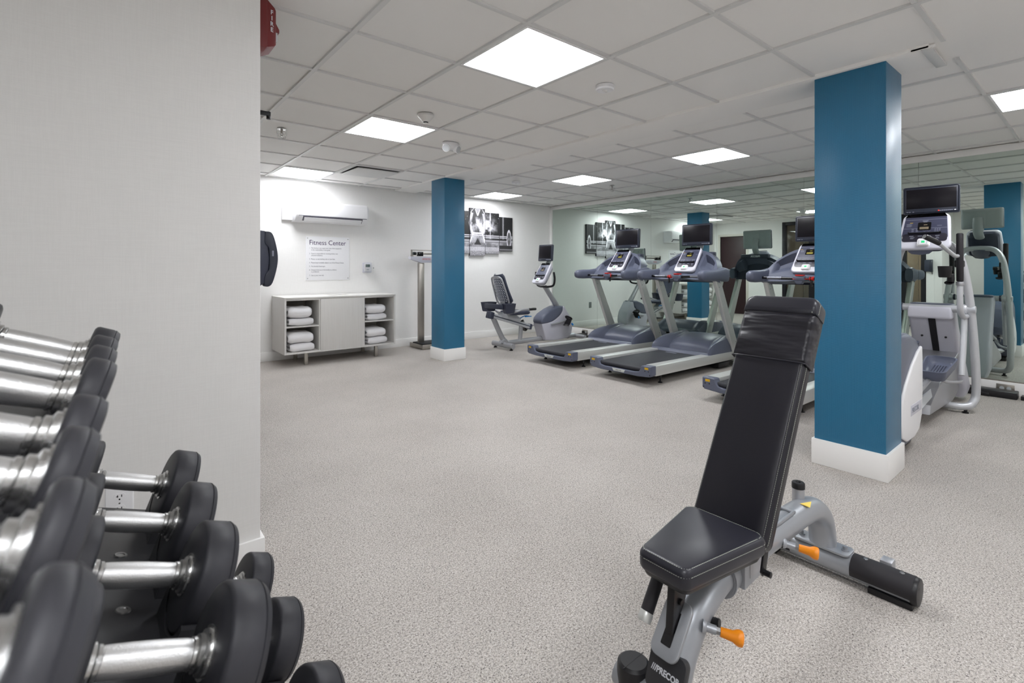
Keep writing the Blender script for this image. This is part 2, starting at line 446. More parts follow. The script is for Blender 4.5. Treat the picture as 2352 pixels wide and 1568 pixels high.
# walls
def wallbox(name, m, *a, bev=0.0):
    return struct(MB().box(*a, bev).build(name, m))
wallbox('wall_far', 'wall', XL, XM+0.1, YA, YA+0.1, 0, CEIL+0.01)
wallbox('wall_right', 'plainwall', XM+0.008, XM+0.12, YB, YA, 0, CEIL+0.01)
wallbox('wall_back', 'wall', XL-0.1, XM+0.1, YB-0.1, YB, 0, CEIL+0.01)
wallbox('wall_left', 'wall', XL-0.1, XL, YB, YA, 0, CEIL+0.01)
wallbox('wall_near', 'wall', XL, XS, YN, YN+0.12, 0, CEIL+0.01, bev=0.003)
# side wall with door and glazed opening (seen in the mirror)
b = MB()
b.box(XS-0.12, XS, YN+0.12, 2.42, 0, CEIL+0.01)
b.box(XS-0.12, XS, 2.42, 5.15, 2.30, CEIL+0.01)
b.box(XS-0.12, XS, 5.15, 6.03, 0, CEIL+0.01)
b.box(XS-0.12, XS, 6.03, 6.72, 2.02, CEIL+0.01)
b.box(XS-0.12, XS, 6.72, YA, 0, CEIL+0.01)
struct(b.build('wall_side', 'wall'))
d = MB().box(XS-0.06, XS-0.02, 6.035, 6.715, 0.005, 2.015, 0.003).build('door_1', 'door'); struct(d)
fr = MB(); fr.box(XS-0.03, XS+0.012, 5.97, 6.03, 0, 2.08, 0.003); fr.box(XS-0.03, XS+0.012, 6.72, 6.78, 0, 2.08, 0.003); fr.box(XS-0.03, XS+0.012, 6.03, 6.72, 2.02, 2.08, 0.003)
fr.build('door_frame', 'doorframe', d)
hd = MB(); hd.cyl((XS-0.02,6.09,1.0),(XS+0.03,6.09,1.0),0.012); hd.tube([(XS+0.03,6.09,1.0),(XS+0.035,6.2,1.0)],0.009); hd.build('door_handle', 'nickel', d)
wn = MB()
for y0, y1 in ((2.42,2.50),(2.74,2.84),(3.62,3.70),(4.45,4.56),(5.07,5.15)): wn.box(XS-0.09, XS+0.01, y0, y1, 0, 2.30, 0.003)
for y0, y1 in ((2.50,2.74),(2.84,3.62),(3.70,4.45),(4.56,5.07)):
    wn.box(XS-0.09, XS+0.01, y0, y1, 2.22, 2.30, 0.002); wn.box(XS-0.09, XS+0.01, y0, y1, 0.0, 0.10, 0.002)
win = struct(wn.build('window_1', 'frame_dark'))
for y0, y1 in ((2.50,2.74),(2.84,3.62),(3.70,4.45),(4.56,5.07)):
    MB().box(XS-0.045, XS-0.037, y0, y1, 0.10, 2.22).build('window_pane', 'glass', win)
# lobby beyond the glazing
wallbox('wall_lobby', 'tan', XL+0.02, XL+0.06, YN+0.12, YA, 0, CEIL)
# column of the lobby
wallbox('trim_3', 'tan', -0.25, -0.05, 4.6, 4.85, 0, CEIL)
# baseboards
BH = 0.118
def bb(name, *a): return struct(MB().box(*a, 0.003).build(name, 'paint'))
bb('baseboard_far', XS, XM-0.014, YA-0.014, YA, 0, BH)
b = MB(); b.box(XS, XS+0.014, YN+0.0, 2.42, 0, BH, 0.003); b.box(XS, XS+0.014, 5.15, 5.97, 0, BH, 0.003); struct(b.build('baseboard_side', 'paint'))
bb('baseboard_near', XL, XS+0.014, YN-0.014, YN, 0, BH)
bb('baseboard_right', XM-0.014, XM+0.008, YB, YA, 0, BH)
bb('baseboard_back', XL, XM, YB, YB+0.014, 0, BH)
bb('trim_4', XM-0.02, XM+0.008, YB, YA, 2.300, CEIL)          # head trim over the mirrors
bb('trim_5', XM-0.035, XM+0.008, YA-0.055, YA, BH, 2.300)     # corner trim beside the mirrors
# mirrors: one sheet between two joints is one thing
MS = [-3.15, -2.05, -0.90, 0.215, 1.317, 2.419, 3.534, 4.618, 5.717, YA-0.057]
for i in range(len(MS)-1):
    labs = {3:'tall wall mirror sheet at the right edge, reflecting the cross trainer and a blue column',
            4:'tall wall mirror sheet mostly hidden behind the large near blue column',
            5:'tall wall mirror sheet right of the middle treadmill, reflecting a dark door',
            6:'tall wall mirror sheet behind the middle treadmill, reflecting the far blue column',
            7:'tall wall mirror sheet behind the farthest treadmill, reflecting part of the canvas art',
            8:'tall wall mirror sheet in the far corner beside the white corner trim'}
    if i < 3: continue
    o = MB().box(XM-0.004, XM+0.002, MS[i]+0.0012, MS[i+1]-0.0012, BH+0.002, 2.300).build('wall_mirror', 'mirror')
    tag(o, labs[i], 'mirror', 'mirror sheets on the right wall')
# mirror joints and bottom channel
b = MB(); b.box(XM-0.007, XM-0.0045, YB, YA-0.06, BH, BH+0.012); struct(b.build('trim_6', 'nickel'))

# blue columns
def column(name, x0, x1, y0, y1, label, rad=0.003):
    t = thing(name, label, 'column', ((x0+x1)/2, (y0+y1)/2, 0))
    cx, cy = (x0+x1)/2, (y0+y1)/2
    MB().box(x0-cx, x1-cx, y0-cy, y1-cy, 0.0, CEIL-0.0105, 0.003).build('shaft', 'vinyl', t)
    MB().box(x0-cx-0.013, x1-cx+0.013, y0-cy-0.013, y1-cy+0.013, 0.0, 0.152, 0.003).build('base_trim', 'paint', t)
    return t
column('blue_column', 3.365, 3.678, 0.816, 1.178, 'large nearest blue textured column with white base, right of the bench')
column('blue_column', 3.334, 3.640, 5.446, 5.775, 'distant blue column with white base beside the physician scale')

# ------------------------------------------------------------------ ceiling lamps and fittings
lab = ['large bright square ceiling light nearest the camera, top centre', 'bright square ceiling light above the wall between smoke detector and camera side',
       'bright square ceiling light above the air conditioner in the far left corner', 'bright square ceiling light between the near column and the sprinkler',
       'bright square ceiling light beside the caged sprinkler over the treadmills', 'small bright square ceiling light above the canvas art, farthest of all',
       'bright square ceiling light cut by the right frame edge, right of the near column']
cells = [(1.552,1.785),(1.552,3.614),(1.552,6.052),(4.595,2.395),(4.595,4.223),(4.595,6.052),(4.595,-0.044)]
lab[1] = 'bright square ceiling light left of the round smoke detector'
def lamp(x, y, label, group='ceiling light panels'):
    t = thing('ceiling_light', label, 'light', (x+0.3048, y+0.3048, CEIL), 0, group)
    MB().box(-0.279, 0.279, -0.279, 0.279, -0.0005, 0.004).build('diffuser', 'panel_light', t)
    f = MB()
    for a in ((-0.294,0.294,-0.294,-0.279),(-0.294,0.294,0.279,0.294),(-0.294,-0.279,-0.279,0.279),(0.279,0.294,-0.279,0.279)):
        f.box(a[0], a[1], a[2], a[3], -0.004, 0.006, 0.001)
    f.build('frame', 'panel_frame', t); return t
for (x, y), L in zip(cells, lab): lamp(x, y, L)
for x, y, L in ((1.552,-0.654,'square ceiling light behind the camera on the right side'),(1.552,-2.483,'square ceiling light far behind the camera'),
                (4.595,-2.483,'square ceiling light behind the camera beside the mirror wall'),(-0.277,-0.654,'square ceiling light above the near end of the dumbbell rack, behind the camera')):
    lamp(x, y, L)
# lobby light
o = MB().box(-0.25, 0.15, 3.2, 3.8, CEIL-0.012, CEIL-0.004).build('lobby_light', mat('lobby_glow', (255,250,240), 0.5, emit=(255,246,235), es=5.0)); tag(o, 'ceiling light of the lobby behind the dark framed glazing, seen only in mirror', 'light')
# air vent
t = thing('ceiling_vent', 'square white air vent panel with dark gap, right of the far-left ceiling light', 'vent', (2.466, 5.748, CEIL))
b = MB(); b.box(-0.25, 0.25, -0.25, 0.25, -0.022, -0.012, 0.003); b.build('deflector_plate', 'grid', t)
b = MB(); b.box(-0.29, 0.29, -0.29, 0.29, -0.001, 0.006); b.build('dark_opening', 'black', t)
b = MB()
for a in ((-0.30,0.30,-0.30,-0.272),(-0.30,0.30,0.272,0.30),(-0.30,-0.272,-0.272,0.272),(0.272,0.30,-0.272,0.272)): b.box(*a, -0.006, 0.004, 0.001)
b.build('frame', 'grid', t)
# smoke detector
t = thing('smoke_detector', 'white cone-shaped smoke detector on the ceiling beside a light panel', 'smoke detector', (1.884, 3.35, CEIL))
MB().axis((0,0,0.005),(0,0,-1),[(0,0.062),(0.014,0.062),(0.022,0.055),(0.05,0.028),(0.056,0.024)],28).build('body', 'offwhite', t)
MB().axis((0,0,-0.05),(0,0,-1),[(0,0.019),(0.012,0.018)],20).build('sensor_chamber', 'black', t)
MB().axis((0,0,-0.061),(0,0,-1),[(0,0.022),(0.006,0.015)],20).build('cap', 'offwhite', t)
# occupancy sensor and small one
t = thing('occupancy_sensor', 'flat round white motion sensor on the ceiling right of the nearest light', 'sensor', (2.484, 2.094, CEIL))
MB().axis((0,0,0.008),(0,0,-1),[(0,0.058),(0.022,0.060),(0.03,0.054)],28).build('body', 'white', t)
b = MB(); b.sph((0,0,-0.022),0.016,14,sz=0.5); b.sph((0.03,0.01,-0.022),0.01,10,sz=0.4); b.sph((-0.03,-0.01,-0.022),0.01,10,sz=0.4); b.build('lens', 'offwhite', t)
t = thing('ceiling_sensor', 'small round white disc on the ceiling above the canvas art', 'sensor', (4.299, 5.178, CEIL))
MB().axis((0,0,0.008),(0,0,-1),[(0,0.055),(0.02,0.057),(0.028,0.05)],24).build('body', 'white', t)
MB().sph((0,0,-0.02),0.014,10,sz=0.4).build('lens', 'offwhite', t)
# emergency light
t = thing('emergency_light', 'white twin-head emergency light on the ceiling left of the far column', 'light', (2.495, 3.967, CEIL))
b = MB(); b.loft([[(1.0*s*x, s*y*0.62, z) for x, y in [(0.085*math.cos(2*PI*k/28), 0.085*math.sin(2*PI*k/28)) for k in range(28)]] for z, s in ((0.006,1.0),(-0.01,1.0),(-0.035,0.9),(-0.05,0.7),(-0.055,0.45))]); b.build('housing', 'white', t)
for px, py, dx, dy in ((-0.055,-0.02,-0.55,-0.5),(0.05,-0.02,0.35,-0.8)):
    d3 = Vector((dx,dy,-0.35)).normalized(); c = Vector((px,py,-0.045))
    h = MB().axis(c-d3*0.03, d3, [(0,0.018),(0.012,0.032),(0.05,0.037),(0.056,0.037)],24).build('lamp_head', 'white', t)
    MB().axis(c+d3*0.0245, d3, [(0,0.033),(0.005,0.030)],24).build('lens', 'clear', h)
# sprinklers in cages
def sprinkler(x, y, label):
    t = thing('sprinkler', label, 'sprinkler', (x, y, CEIL), 0, 'caged ceiling sprinklers')
    MB().axis((0,0,0.004),(0,0,-1),[(0,0.036),(0.004,0.036),(0.006,0.02)],24).build('escutcheon', 'chrome', t)
    b = MB(); b.cyl((0,0,0),(0,0,-0.03),0.008); b.tube([(0,0,-0.03),(0.012,0,-0.04),(0,0,-0.055)],0.0025,6); b.tube([(0,0,-0.03),(-0.012,0,-0.04),(0,0,-0.055)],0.0025,6); b.cyl((0,0,-0.055),(0,0,-0.058),0.014); b.build('head', 'nickel', t)
    b = MB()
    for k in range(6):
        a = 2*PI*k/6; c, s = math.cos(a), math.sin(a)
        b.tube([(0.034*c,0.034*s,0),(0.040*c,0.040*s,-0.03),(0.030*c,0.030*s,-0.07),(0.016*c,0.016*s,-0.078),(0,0,-0.078)],0.0013,5)
    for z, r in ((-0.03,0.040),(-0.055,0.035)):
        b.tube([(r*math.cos(2*PI*k/20),r*math.sin(2*PI*k/20),z) for k in range(21)],0.0013,5)
    b.build('wire_cage', 'chrome', t)
sprinkler(1.133, 4.456, 'caged chrome sprinkler on the ceiling near the near wall corner')
sprinkler(5.568, 4.557, 'caged chrome sprinkler on the ceiling over the treadmills')
# fire alarm on the side wall
t = thing('fire_alarm', 'red fire alarm horn strobe with white letters, high beside the near wall corner', 'fire alarm', (XS, 2.345, 2.235))
o_ = [(0,-0.066),(0.052,-0.066),(0.078,-0.045),(0.083,-0.03),(0.083,0.045),(0.06,0.066),(0,0.066)]
b = MB(); b.box(0.0,0.05,-0.068,0.068,-0.105,0.105,0.006)
b.loft([[(0.03,-0.064,-0.10),(0.03,0.064,-0.10),(0.03,0.064,0.10),(0.03,-0.064,0.10)],[(0.05,-0.064,-0.10),(0.05,0.064,-0.10),(0.05,0.064,0.10),(0.05,-0.064,0.10)],[(0.082,-0.052,-0.085),(0.082,0.052,-0.085),(0.082,0.052,0.078),(0.082,-0.052,0.078)],[(0.088,-0.046,-0.075),(0.088,0.046,-0.075),(0.088,0.046,0.07),(0.088,-0.046,0.07)]])
b.loft([[(0.08,-0.03,-0.01),(0.08,0.03,-0.01),(0.08,0.03,0.045),(0.08,-0.03,0.045)],[(0.108,-0.02,-0.01),(0.108,0.02,-0.01),(0.108,0.02,0.004),(0.108,-0.02,0.004)]])
b.build('housing', 'firered', t)
b = MB(); b.loft([[(0.08,-0.026,-0.058),(0.08,0.026,-0.058),(0.08,0.026,-0.01),(0.08,-0.026,-0.01)],[(0.102,-0.016,-0.045),(0.102,0.016,-0.045),(0.102,0.016,-0.01),(0.102,-0.016,-0.01)]]); b.build('strobe_lens', 'clear', t)
text('lettering', 'F\nI\nR\nE', 0.026, 'printwhite', t, (0.069,-0.0592,0.045), (PI/2,0,math.radians(20)), align='CENTER', line=0.95, bold=0.0006)
# wall bracket
t = thing('wall_bracket', 'black metal arm with a short end hook poking past the near wall corner', 'bracket', (XS, 3.30, 2.14))
b = MB(); b.box(0,0.012,-0.05,0.05,-0.07,0.07,0.002); b.box(0.01,0.30,-0.014,0.014,-0.012,0.014,0.003); b.build('arm', 'black', t)
b = MB(); b.cyl((0.29,0,0.015),(0.29,0,-0.03),0.012); b.build('end_hook', 'black', t)
# phone
t = thing('wall_phone', 'dark wall telephone beside the near wall corner', 'telephone', (XS, 2.385, 1.235))
b = MB(); b.prism([(0,-0.115),(0.03,-0.115),(0.052,-0.10),(0.062,-0.05),(0.066,0.0),(0.060,0.06),(0.048,0.12),(0.0,0.125)],-0.075,0.05,'y',0.006); b.build('base', 'slate_dark', t)
b = MB()
P = [(0.048,0.118),(0.075,0.112),(0.092,0.06),(0.099,0.0),(0.09,-0.06),(0.072,-0.112),(0.046,-0.115),(0.047,-0.07),(0.062,-0.045),(0.064,0.0),(0.062,0.045),(0.046,0.07)]
P = [(p.x,p.z) for p in crom([Vector((x,0,z)) for x,z in P+P[:1]],4)[:-1]]; b.prism(P,-0.08,-0.03,'y',0.008); b.build('handset', 'monitor', t)
b = MB(); 
for z in (0.03,0.0,-0.03):
    for y in (-0.02,0.0,0.02): b.box(0.045,0.053,y-0.006,y+0.006,z-0.005,z+0.005,0.001)
b.build('keypad', 'white', t)
b = MB(); b.tube([(0.012+0.006*math.cos(k*1.3), -0.06+0.006*math.sin(k*1.3), -0.118-k*0.0018) for k in range(26)],0.0022,5); b.build('coiled_cord', 'black', t)
b = MB(); b.box(0.074,0.081,-0.0812,-0.0795,0.012,0.036,0.0005); b.build('marking', 'printgrey', t)
# ------------------------------------------------------------------ dumbbell rack
TH = math.radians(20.5)
# tier: (x of the join of handle and right head, z of the axis there)
def dumbbell(loc, R, T, label, group, L=0.135, hr=0.0168, tilt=TH):
    """local x along the handle; origin at handle centre"""
    t = thing('dumbbell', label, 'dumbbell', loc, 0, group); t.rotation_euler = (0, tilt, 0)
    h = L/2
    b = MB([0])
    g = 0.048
    prof = [(-h,0.026),(-h+0.006,0.026),(-h+0.008,0.021),(-h+0.013,0.021),(-h+0.015,hr*0.98),(-g-0.004,hr*0.98),(-g-0.0038,hr*1.10),(-g,hr*1.10),(-g+0.001,hr)]
    b.axis((0,0,0),(1,0,0),prof+[(-x,r) for x, r in reversed(prof)],28)
    b.build('handle', 'chrome', t)
    gp = [(-g+0.002,hr*1.0),(-g+0.008,hr*1.03),(-g*0.4,hr*1.07),(0,hr*1.08)]
    gp = gp+[(-x,r) for x, r in reversed(gp[:-1])]
    MB().axis((0,0,0),(1,0,0),gp,28).build('grip', 'knurl', t)
    for s in (-1, 1):
        e = 0.006
        if T < 0.034: e = 0.005
        pr = [(h,0.028),(h+0.0002,R-e),(h+0.0025,R-e*0.3),(h+e,R),(h+T-0.012,R),(h+T-0.010,R-0.0012),(h+T-0.009,R),(h+T-0.006,R-0.002),(h+T-0.0015,R-0.0045),(h+T,R-0.010),(h+T+0.0005,R*0.66),(h+T-0.002,R*0.62),(h+T-0.002,0.002)]
        hb = MB().axis((0,0,0),(s,0,0),pr,48).build('head', 'black_rubber', t)
        MB().axis((0,0,0),(s,0,0),[(h-0.002,0.030),(h+0.001,0.030),(h+0.0022,0.026)],28).build('collar', 'chrome', t)
    return t
order = ['first','second','third','fourth','fifth','sixth','seventh','eighth']
rack = thing('dumbbell_rack', 'black three-tier dumbbell rack against the left, loaded with round dumbbells', 'rack', (0,0,0))
tiers = [
    # x join, z join, [(y, R)], T
    (-0.039, 1.033, [(1.258,0.055),(1.116,0.0545),(0.976,0.054),(0.836,0.054),(0.655,0.0455),(0.533,0.0455),(0.408,0.0455),(0.292,0.0455)], 0.046, 'upper'),
    (0.098, 0.700, [(1.385,0.076),(1.160,0.077),(0.955,0.079),(0.745,0.080)], 0.052, 'middle'),
    (0.262, 0.385, [(1.42,0.074),(1.175,0.080),(0.93,0.082)], 0.056, 'lower'),
]
cT, sT = math.cos(TH), math.sin(TH)
for xj, zj, lst, T, nmt in tiers:
    for i, (y, R) in enumerate(lst):
        L = 0.135
        if nmt == 'upper': T = (0.042,0.037,0.034,0.032,0.031,0.027,0.024,0.024)[i]; L = 0.130
        cx = xj - cT*L/2; cz = zj + sT*L/2
        if nmt == 'upper' and i > 3: cx -= (0.005,0.006,0.004,0.002)[i-4]; cz -= 0.002*(i-3)
        if i == 0: lb = 'black round-headed dumbbell at the far end of the %s rack tier' % nmt
        elif i == len(lst)-1: lb = 'black round-headed dumbbell nearest the camera on the %s rack tier' % nmt
        else: lb = 'black round-headed dumbbell, %s from the far end of the %s rack tier' % (order[i], nmt)
        dumbbell((cx, y, cz), R, T, lb, 'dumbbells on the %s tier' % nmt)
    # tray in local frame tilted with the tier
    Rm = max(R for _, R in lst)
    y0 = min(y for y, _ in lst)-0.16; y1 = max(y for y, _ in lst)+0.12
    cx = xj - cT*0.0675; cz = zj + sT*0.0675
    tr = MB(); tr.X = TM((cx,0,cz),(0,TH,0))
    dz = -(Rm+0.018)
    xa_, xb_ = (-0.10, 0.078) if nmt == 'upper' else (-0.13, 0.125)
    tr.box(xa_, xb_, y0, y1, dz-0.004, dz, 0.001)
    tr.box(xa_, xa_+0.004, y0, y1, dz-0.05, dz, 0.001); tr.box(xb_-0.004, xb_, y0, y1, dz-0.04, dz, 0.001)
    tray = tr.build('tray', 'rack', rack)
    for i_, (y, R) in enumerate(lst):
        zo = -0.013 if (nmt == 'upper' and i_ > 3) else 0.0
        for s in (-1, 1):
            sm = MB(); sm.X = TM((cx,0,cz),(0,TH,0))
            # cradle with a round notch under the head
            W = 0.9*R if R > 0.06 else 0.6*R
            a0 = math.acos(W/(R+0.002)); NA = 14
            arc = [(y+(R+0.0025)*math.cos(PI+a0+(PI-2*a0)*k/NA), (R+0.0025)*math.sin(PI+a0+(PI-2*a0)*k/NA)+zo) for k in range(NA+1)]
            arc = [(arc[0][0]-0.008, arc[0][1]-0.003)]+arc+[(arc[-1][0]+0.008, arc[-1][1]-0.003)]
            # local y stays world y because tilt is about y
            xa = s*0.0675 + (0.0 if s > 0 else -0.040)
            if R < 0.06: xa = s*0.0675 + (-0.008 if s > 0 else -0.014)
            xe = xa+(0.04 if R > 0.06 else 0.022)
            sm.loft([[(xa,q,z),(xe,q,z),(xe,q,dz),(xa,q,dz)] for q, z in arc])
            sm.build('saddle', 'saddle', rack)
        if R > 0.06:
            sc_ = MB(); sc_.X = TM((cx,0,cz),(0,TH,0))
            sc_.axis((0.02,y+0.095,dz),(0,0,1),[(0,0.0115),(0.0018,0.0105),(0.0019,0.0065),(0.0008,0.0055)],20); sc_.build('screw', 'screwm', rack)
b = MB()
for y in (1.60, 0.05):
    b.box(-0.40, -0.33, y-0.035, y+0.035, 0.05, 1.06, 0.006); b.box(-0.52, 0.30, y-0.035, y+0.035, 0.0, 0.06, 0.006)
b.build('upright', 'rack', rack)
b = MB()
for xj, zj, lst, T, nmt in tiers:
    zz = zj + sT*0.2 - 0.09
    for y in (1.60,):
        b.box(-0.36, xj-0.22, y-0.012, y+0.012, zz-0.10, zz-0.02, 0.003) if xj-0.22 > -0.35 else None
    b.box(-0.38, -0.34, 0.05, 1.60, zz-0.05, zz+0.02, 0.004)
    b.X = TM((0,0,0))
    b.tube([(-0.36,1.2,zz-0.02),(xj-0.17,1.2,zz-0.02)],0.018,8); b.tube([(-0.36,0.45,zz-0.02),(xj-0.17,0.45,zz-0.02)],0.018,8)
b.build('crossbar', 'rack', rack)

# ------------------------------------------------------------------ adjustable bench (centre line y = 0.742)
BY = 0.742
bench = thing('weight_bench', 'adjustable black weight bench on grey frame with raised backrest and orange pull pins', 'bench', (0, BY, 0))
G = 'bench_grey'
# seat pad (tapered to the front)
zt = 0.452
def rounded_poly(P, r, n=5):
    out = []; m = len(P)
    for i in range(m):
        a = Vector(P[i-1]); b_ = Vector(P[i]); c = Vector(P[(i+1)%m])
        u = (a-b_).normalized(); v = (c-b_).normalized()
        ang = u.angle(v); d = r/math.tan(ang/2)
        p0 = b_+u*d; p1 = b_+v*d; cen = b_+(u+v).normalized()*(r/math.sin(ang/2))
        a0 = math.atan2(p0.y-cen.y, p0.x-cen.x); a1 = math.atan2(p1.y-cen.y, p1.x-cen.x)
        da = (a1-a0+PI)%(2*PI)-PI
        for k in range(n+1):
            t = a0+da*k/n; out.append((cen.x+r*math.cos(t), cen.y+r*math.sin(t)))
    return out
so = rounded_poly([(1.435,0.128),(1.098,0.072),(1.098,-0.072),(1.435,-0.128)], 0.026)
b = MB(); b.tr((0,0,zt-0.062)); 
def layered(b, outl, layers):
    b.loft([[(x, y, z) for x, y in inset_outline(outl, d)] for z, d in layers])
def orient(o):
    A = sum(o[i-1][0]*o[i][1]-o[i][0]*o[i-1][1] for i in range(len(o))); return o if A > 0 else o[::-1]
so = orient(so)
layered(b, so, [(0,0.012),(0.006,0.004),(0.014,0.0),(0.043,0.0),(0.0465,0.0012),(0.050,0.003),(0.0550,0.007),(0.0570,0.0105),(0.0580,0.0150)])
seat = b.build('seat_pad', 'leather_seat', bench, angle=60)
def stitches(b, outl, d, z, step=0.0062, w=0.0011, zf=None, r0=0, r1=1):
    o = inset_outline(outl, d); P = [Vector(p) for p in o]; P.append(P[0])
    acc = 0
    for i in range(len(P)-1):
        a, c = P[i], P[i+1]; L = (c-a).length; t = -acc
        u = (c-a)/L if L > 0 else Vector((1,0)); nrm = Vector((-u.y, u.x))
        while t+step <= L+1e-6:
            if t >= 0 or True:
                q0 = a+u*max(t,0); q1 = a+u*(t+step*0.68)
                vs = [q0+nrm*w/2, q0-nrm*w/2, q1-nrm*w/2, q1+nrm*w/2]
                b.add([(p.x,p.y,z) for p in vs]+[(p.x,p.y,z+0.0008) for p in vs],[(0,1,2,3),(7,6,5,4),(0,4,5,1),(1,5,6,2),(2,6,7,3),(3,7,4,0)])
            t += step
        acc = L-t
b = MB(); b.tr((0,0,zt-0.062)); stitches(b, so, 0.0092, 0.0562); stitches(b, so, -0.0004, 0.0385)
b.build('stitching', 'stitch', seat)
b = MB(); b.tr((0,0,zt-0.062)); layered(b, orient(so), [(-0.012,0.022),(-0.010,0.014),(0.004,0.008),(0.006,0.008)]); b.build('seat_board', 'black', bench, angle=60)
# back pad: local x along its length, y across, z out of the front face
LB = 0.800; WB = 0.232; THK = 0.070
ang = math.atan2(1.085-0.400, 1.819-1.417)
u = Vector((math.cos(ang),0,math.sin(ang)))            # up along the pad
nf = Vector((-math.sin(ang),0,math.cos(ang)))          # front normal (towards the sitter and up)
org = Vector((1.417,0,0.400))                          # lower edge, front face
Mx = Matrix(((u.x,0,nf.x,org.x),(u.y,1,nf.y,0),(u.z,0,nf.z,org.z),(0,0,0,1)))
bo = orient(rounded_poly([(0,WB/2),(0,-WB/2),(LB,-WB/2),(LB,WB/2)], 0.030))
lay = [(-THK,0.012),(-THK+0.008,0.003),(-THK+0.016,0.0),(-0.026,0.0),(-0.020,0.0012),(-0.014,0.0025),(-0.008,0.006),(-0.003,0.011),(-0.001,0.0145)]
b = MB(); b.X = Mx; layered(b, bo, lay); bp = b.build('back_pad', 'leather', bench, angle=60)
b = MB(); b.X = Mx; stitches(b, bo, 0.0095, -0.0052); stitches(b, bo, -0.0004, -0.0235); b.build('stitching', 'stitch', bp)
b = MB(); b.X = Mx; layered(b, orient(rounded_poly([(0.02,WB/2-0.02),(0.02,-WB/2+0.02),(LB-0.02,-WB/2+0.02),(LB-0.02,WB/2-0.02)],0.02)), [(-THK-0.012,0.004),(-THK-0.010,0),(-THK+0.002,0)]); b.build('back_board', 'black', bench, angle=60)
# slip-on headrest cover
ho = orient(rounded_poly([(LB-0.226,WB/2+0.006),(LB-0.226,-WB/2-0.006),(LB+0.010,-WB/2-0.006),(LB+0.010,WB/2+0.006)], 0.006))
b = MB(); b.X = Mx
def cover(b, x0, x1, grow, z1, r=0.032):
    # closed rounded box with round far corners
    o_ = rounded_poly([(x0,WB/2+grow),(x0,-WB/2-grow),(x1,-WB/2-grow),(x1,WB/2+grow)], 0.004)
    # rounded far corners only
    pts = []
    R_ = r
    pts += [(x0,WB/2+grow),(x0,-WB/2-grow)]
    for k in range(7): a = -PI/2+PI/2*k/6; pts.append((x1-R_+R_*math.cos(a), -WB/2-grow+R_+R_*math.sin(a)))
    for k in range(7): a = PI/2*k/6; pts.append((x1-R_+R_*math.cos(a), WB/2+grow-R_+R_*math.sin(a)))
    pts = orient(pts)
    layered(b, pts, [(-THK-0.008,0.012),(-THK,0.002),(-THK+0.008,0.0),(z1-0.024,0.0),(z1-0.014,0.002),(z1-0.006,0.007),(z1-0.001,0.013),(z1,0.02)])
cover(b, LB-0.228, LB-0.052, 0.0045, 0.006, 0.004)
hc = b.build('headrest_cover', 'leather_wrinkle', bench, angle=60)
b = MB(); b.X = Mx; cover(b, LB-0.056, LB+0.012, 0.0065, 0.009); cap = b.build('headrest_cap', 'leather_seat', bench, angle=60)
b = MB(); b.X = Mx
for dy in (0.0085,):
    for k in range(6):
        x = LB-0.05+k*0.0062
        b.box(x, x+0.0042, -WB/2+dy-0.0006, -WB/2+dy+0.0006, 0.004, 0.0062)
        b.box(x, x+0.0042, -WB/2-0.0072, -WB/2-0.0060, -0.0115, -0.0103)
b.build('stitching', 'stitch', cap)
b = MB(); b.X = Mx
b.tube([(LB-0.228,-WB/2-0.0035,-THK+0.01),(LB-0.228,-WB/2-0.0035,-0.018),(LB-0.228,-WB/2+0.010,0.0035),(LB-0.228,0,0.0055),(LB-0.228,WB/2-0.010,0.0035),(LB-0.228,WB/2+0.0035,-0.018),(LB-0.228,WB/2+0.0035,-THK+0.01)],0.0022,8,smooth=5)
b.build('hem', 'leather_seat', hc)
# main frame: flat oval tube running front foot -> beam -> rear arch
def ovaltube(b, pts, rz, ry, k=6, n=20): b.tube(pts, rz, n, ry=ry, smooth=k)
b = MB()
ovaltube(b, [(1.145,0,0.045),(1.150,0,0.10),(1.185,0,0.175),(1.265,0,0.252),(1.39,0,0.296),(1.55,0,0.300),(1.80,0,0.296),(1.97,0,0.292),(2.085,0,0.276),(2.165,0,0.225),(2.198,0,0.155),(2.205,0,0.105)], 0.043, 0.048)
b.build('main_frame', G, bench, angle=60)
# joint bracket where the beam sleeves meet
b = MB(); b.loft([[(x, 0.057*math.cos(2*PI*k/28), 0.292+0.062*math.sin(2*PI*k/28)) for k in range(28)] for x in (1.388,1.396)])
b.loft([[(x, 0.052*math.cos(2*PI*k/24), 0.292+0.054*math.sin(2*PI*k/24)) for k in range(24)] for x in (1.385,1.60)])
b.build('sleeve', G, bench, angle=60)
b = MB(); b.prism([(1.43,0.262),(1.55,0.268),(1.575,0.29),(1.565,0.375),(1.43,0.375)],-0.060,0.060,'y',0.003)
br = b.build('hinge_plate', G, bench)
b = MB(); b.prism([(1.46,0.285),(1.53,0.285),(1.545,0.305),(1.54,0.35),(1.46,0.35)],-0.0615,-0.059,'y',0.002); b.build('recess', 'silver', br)
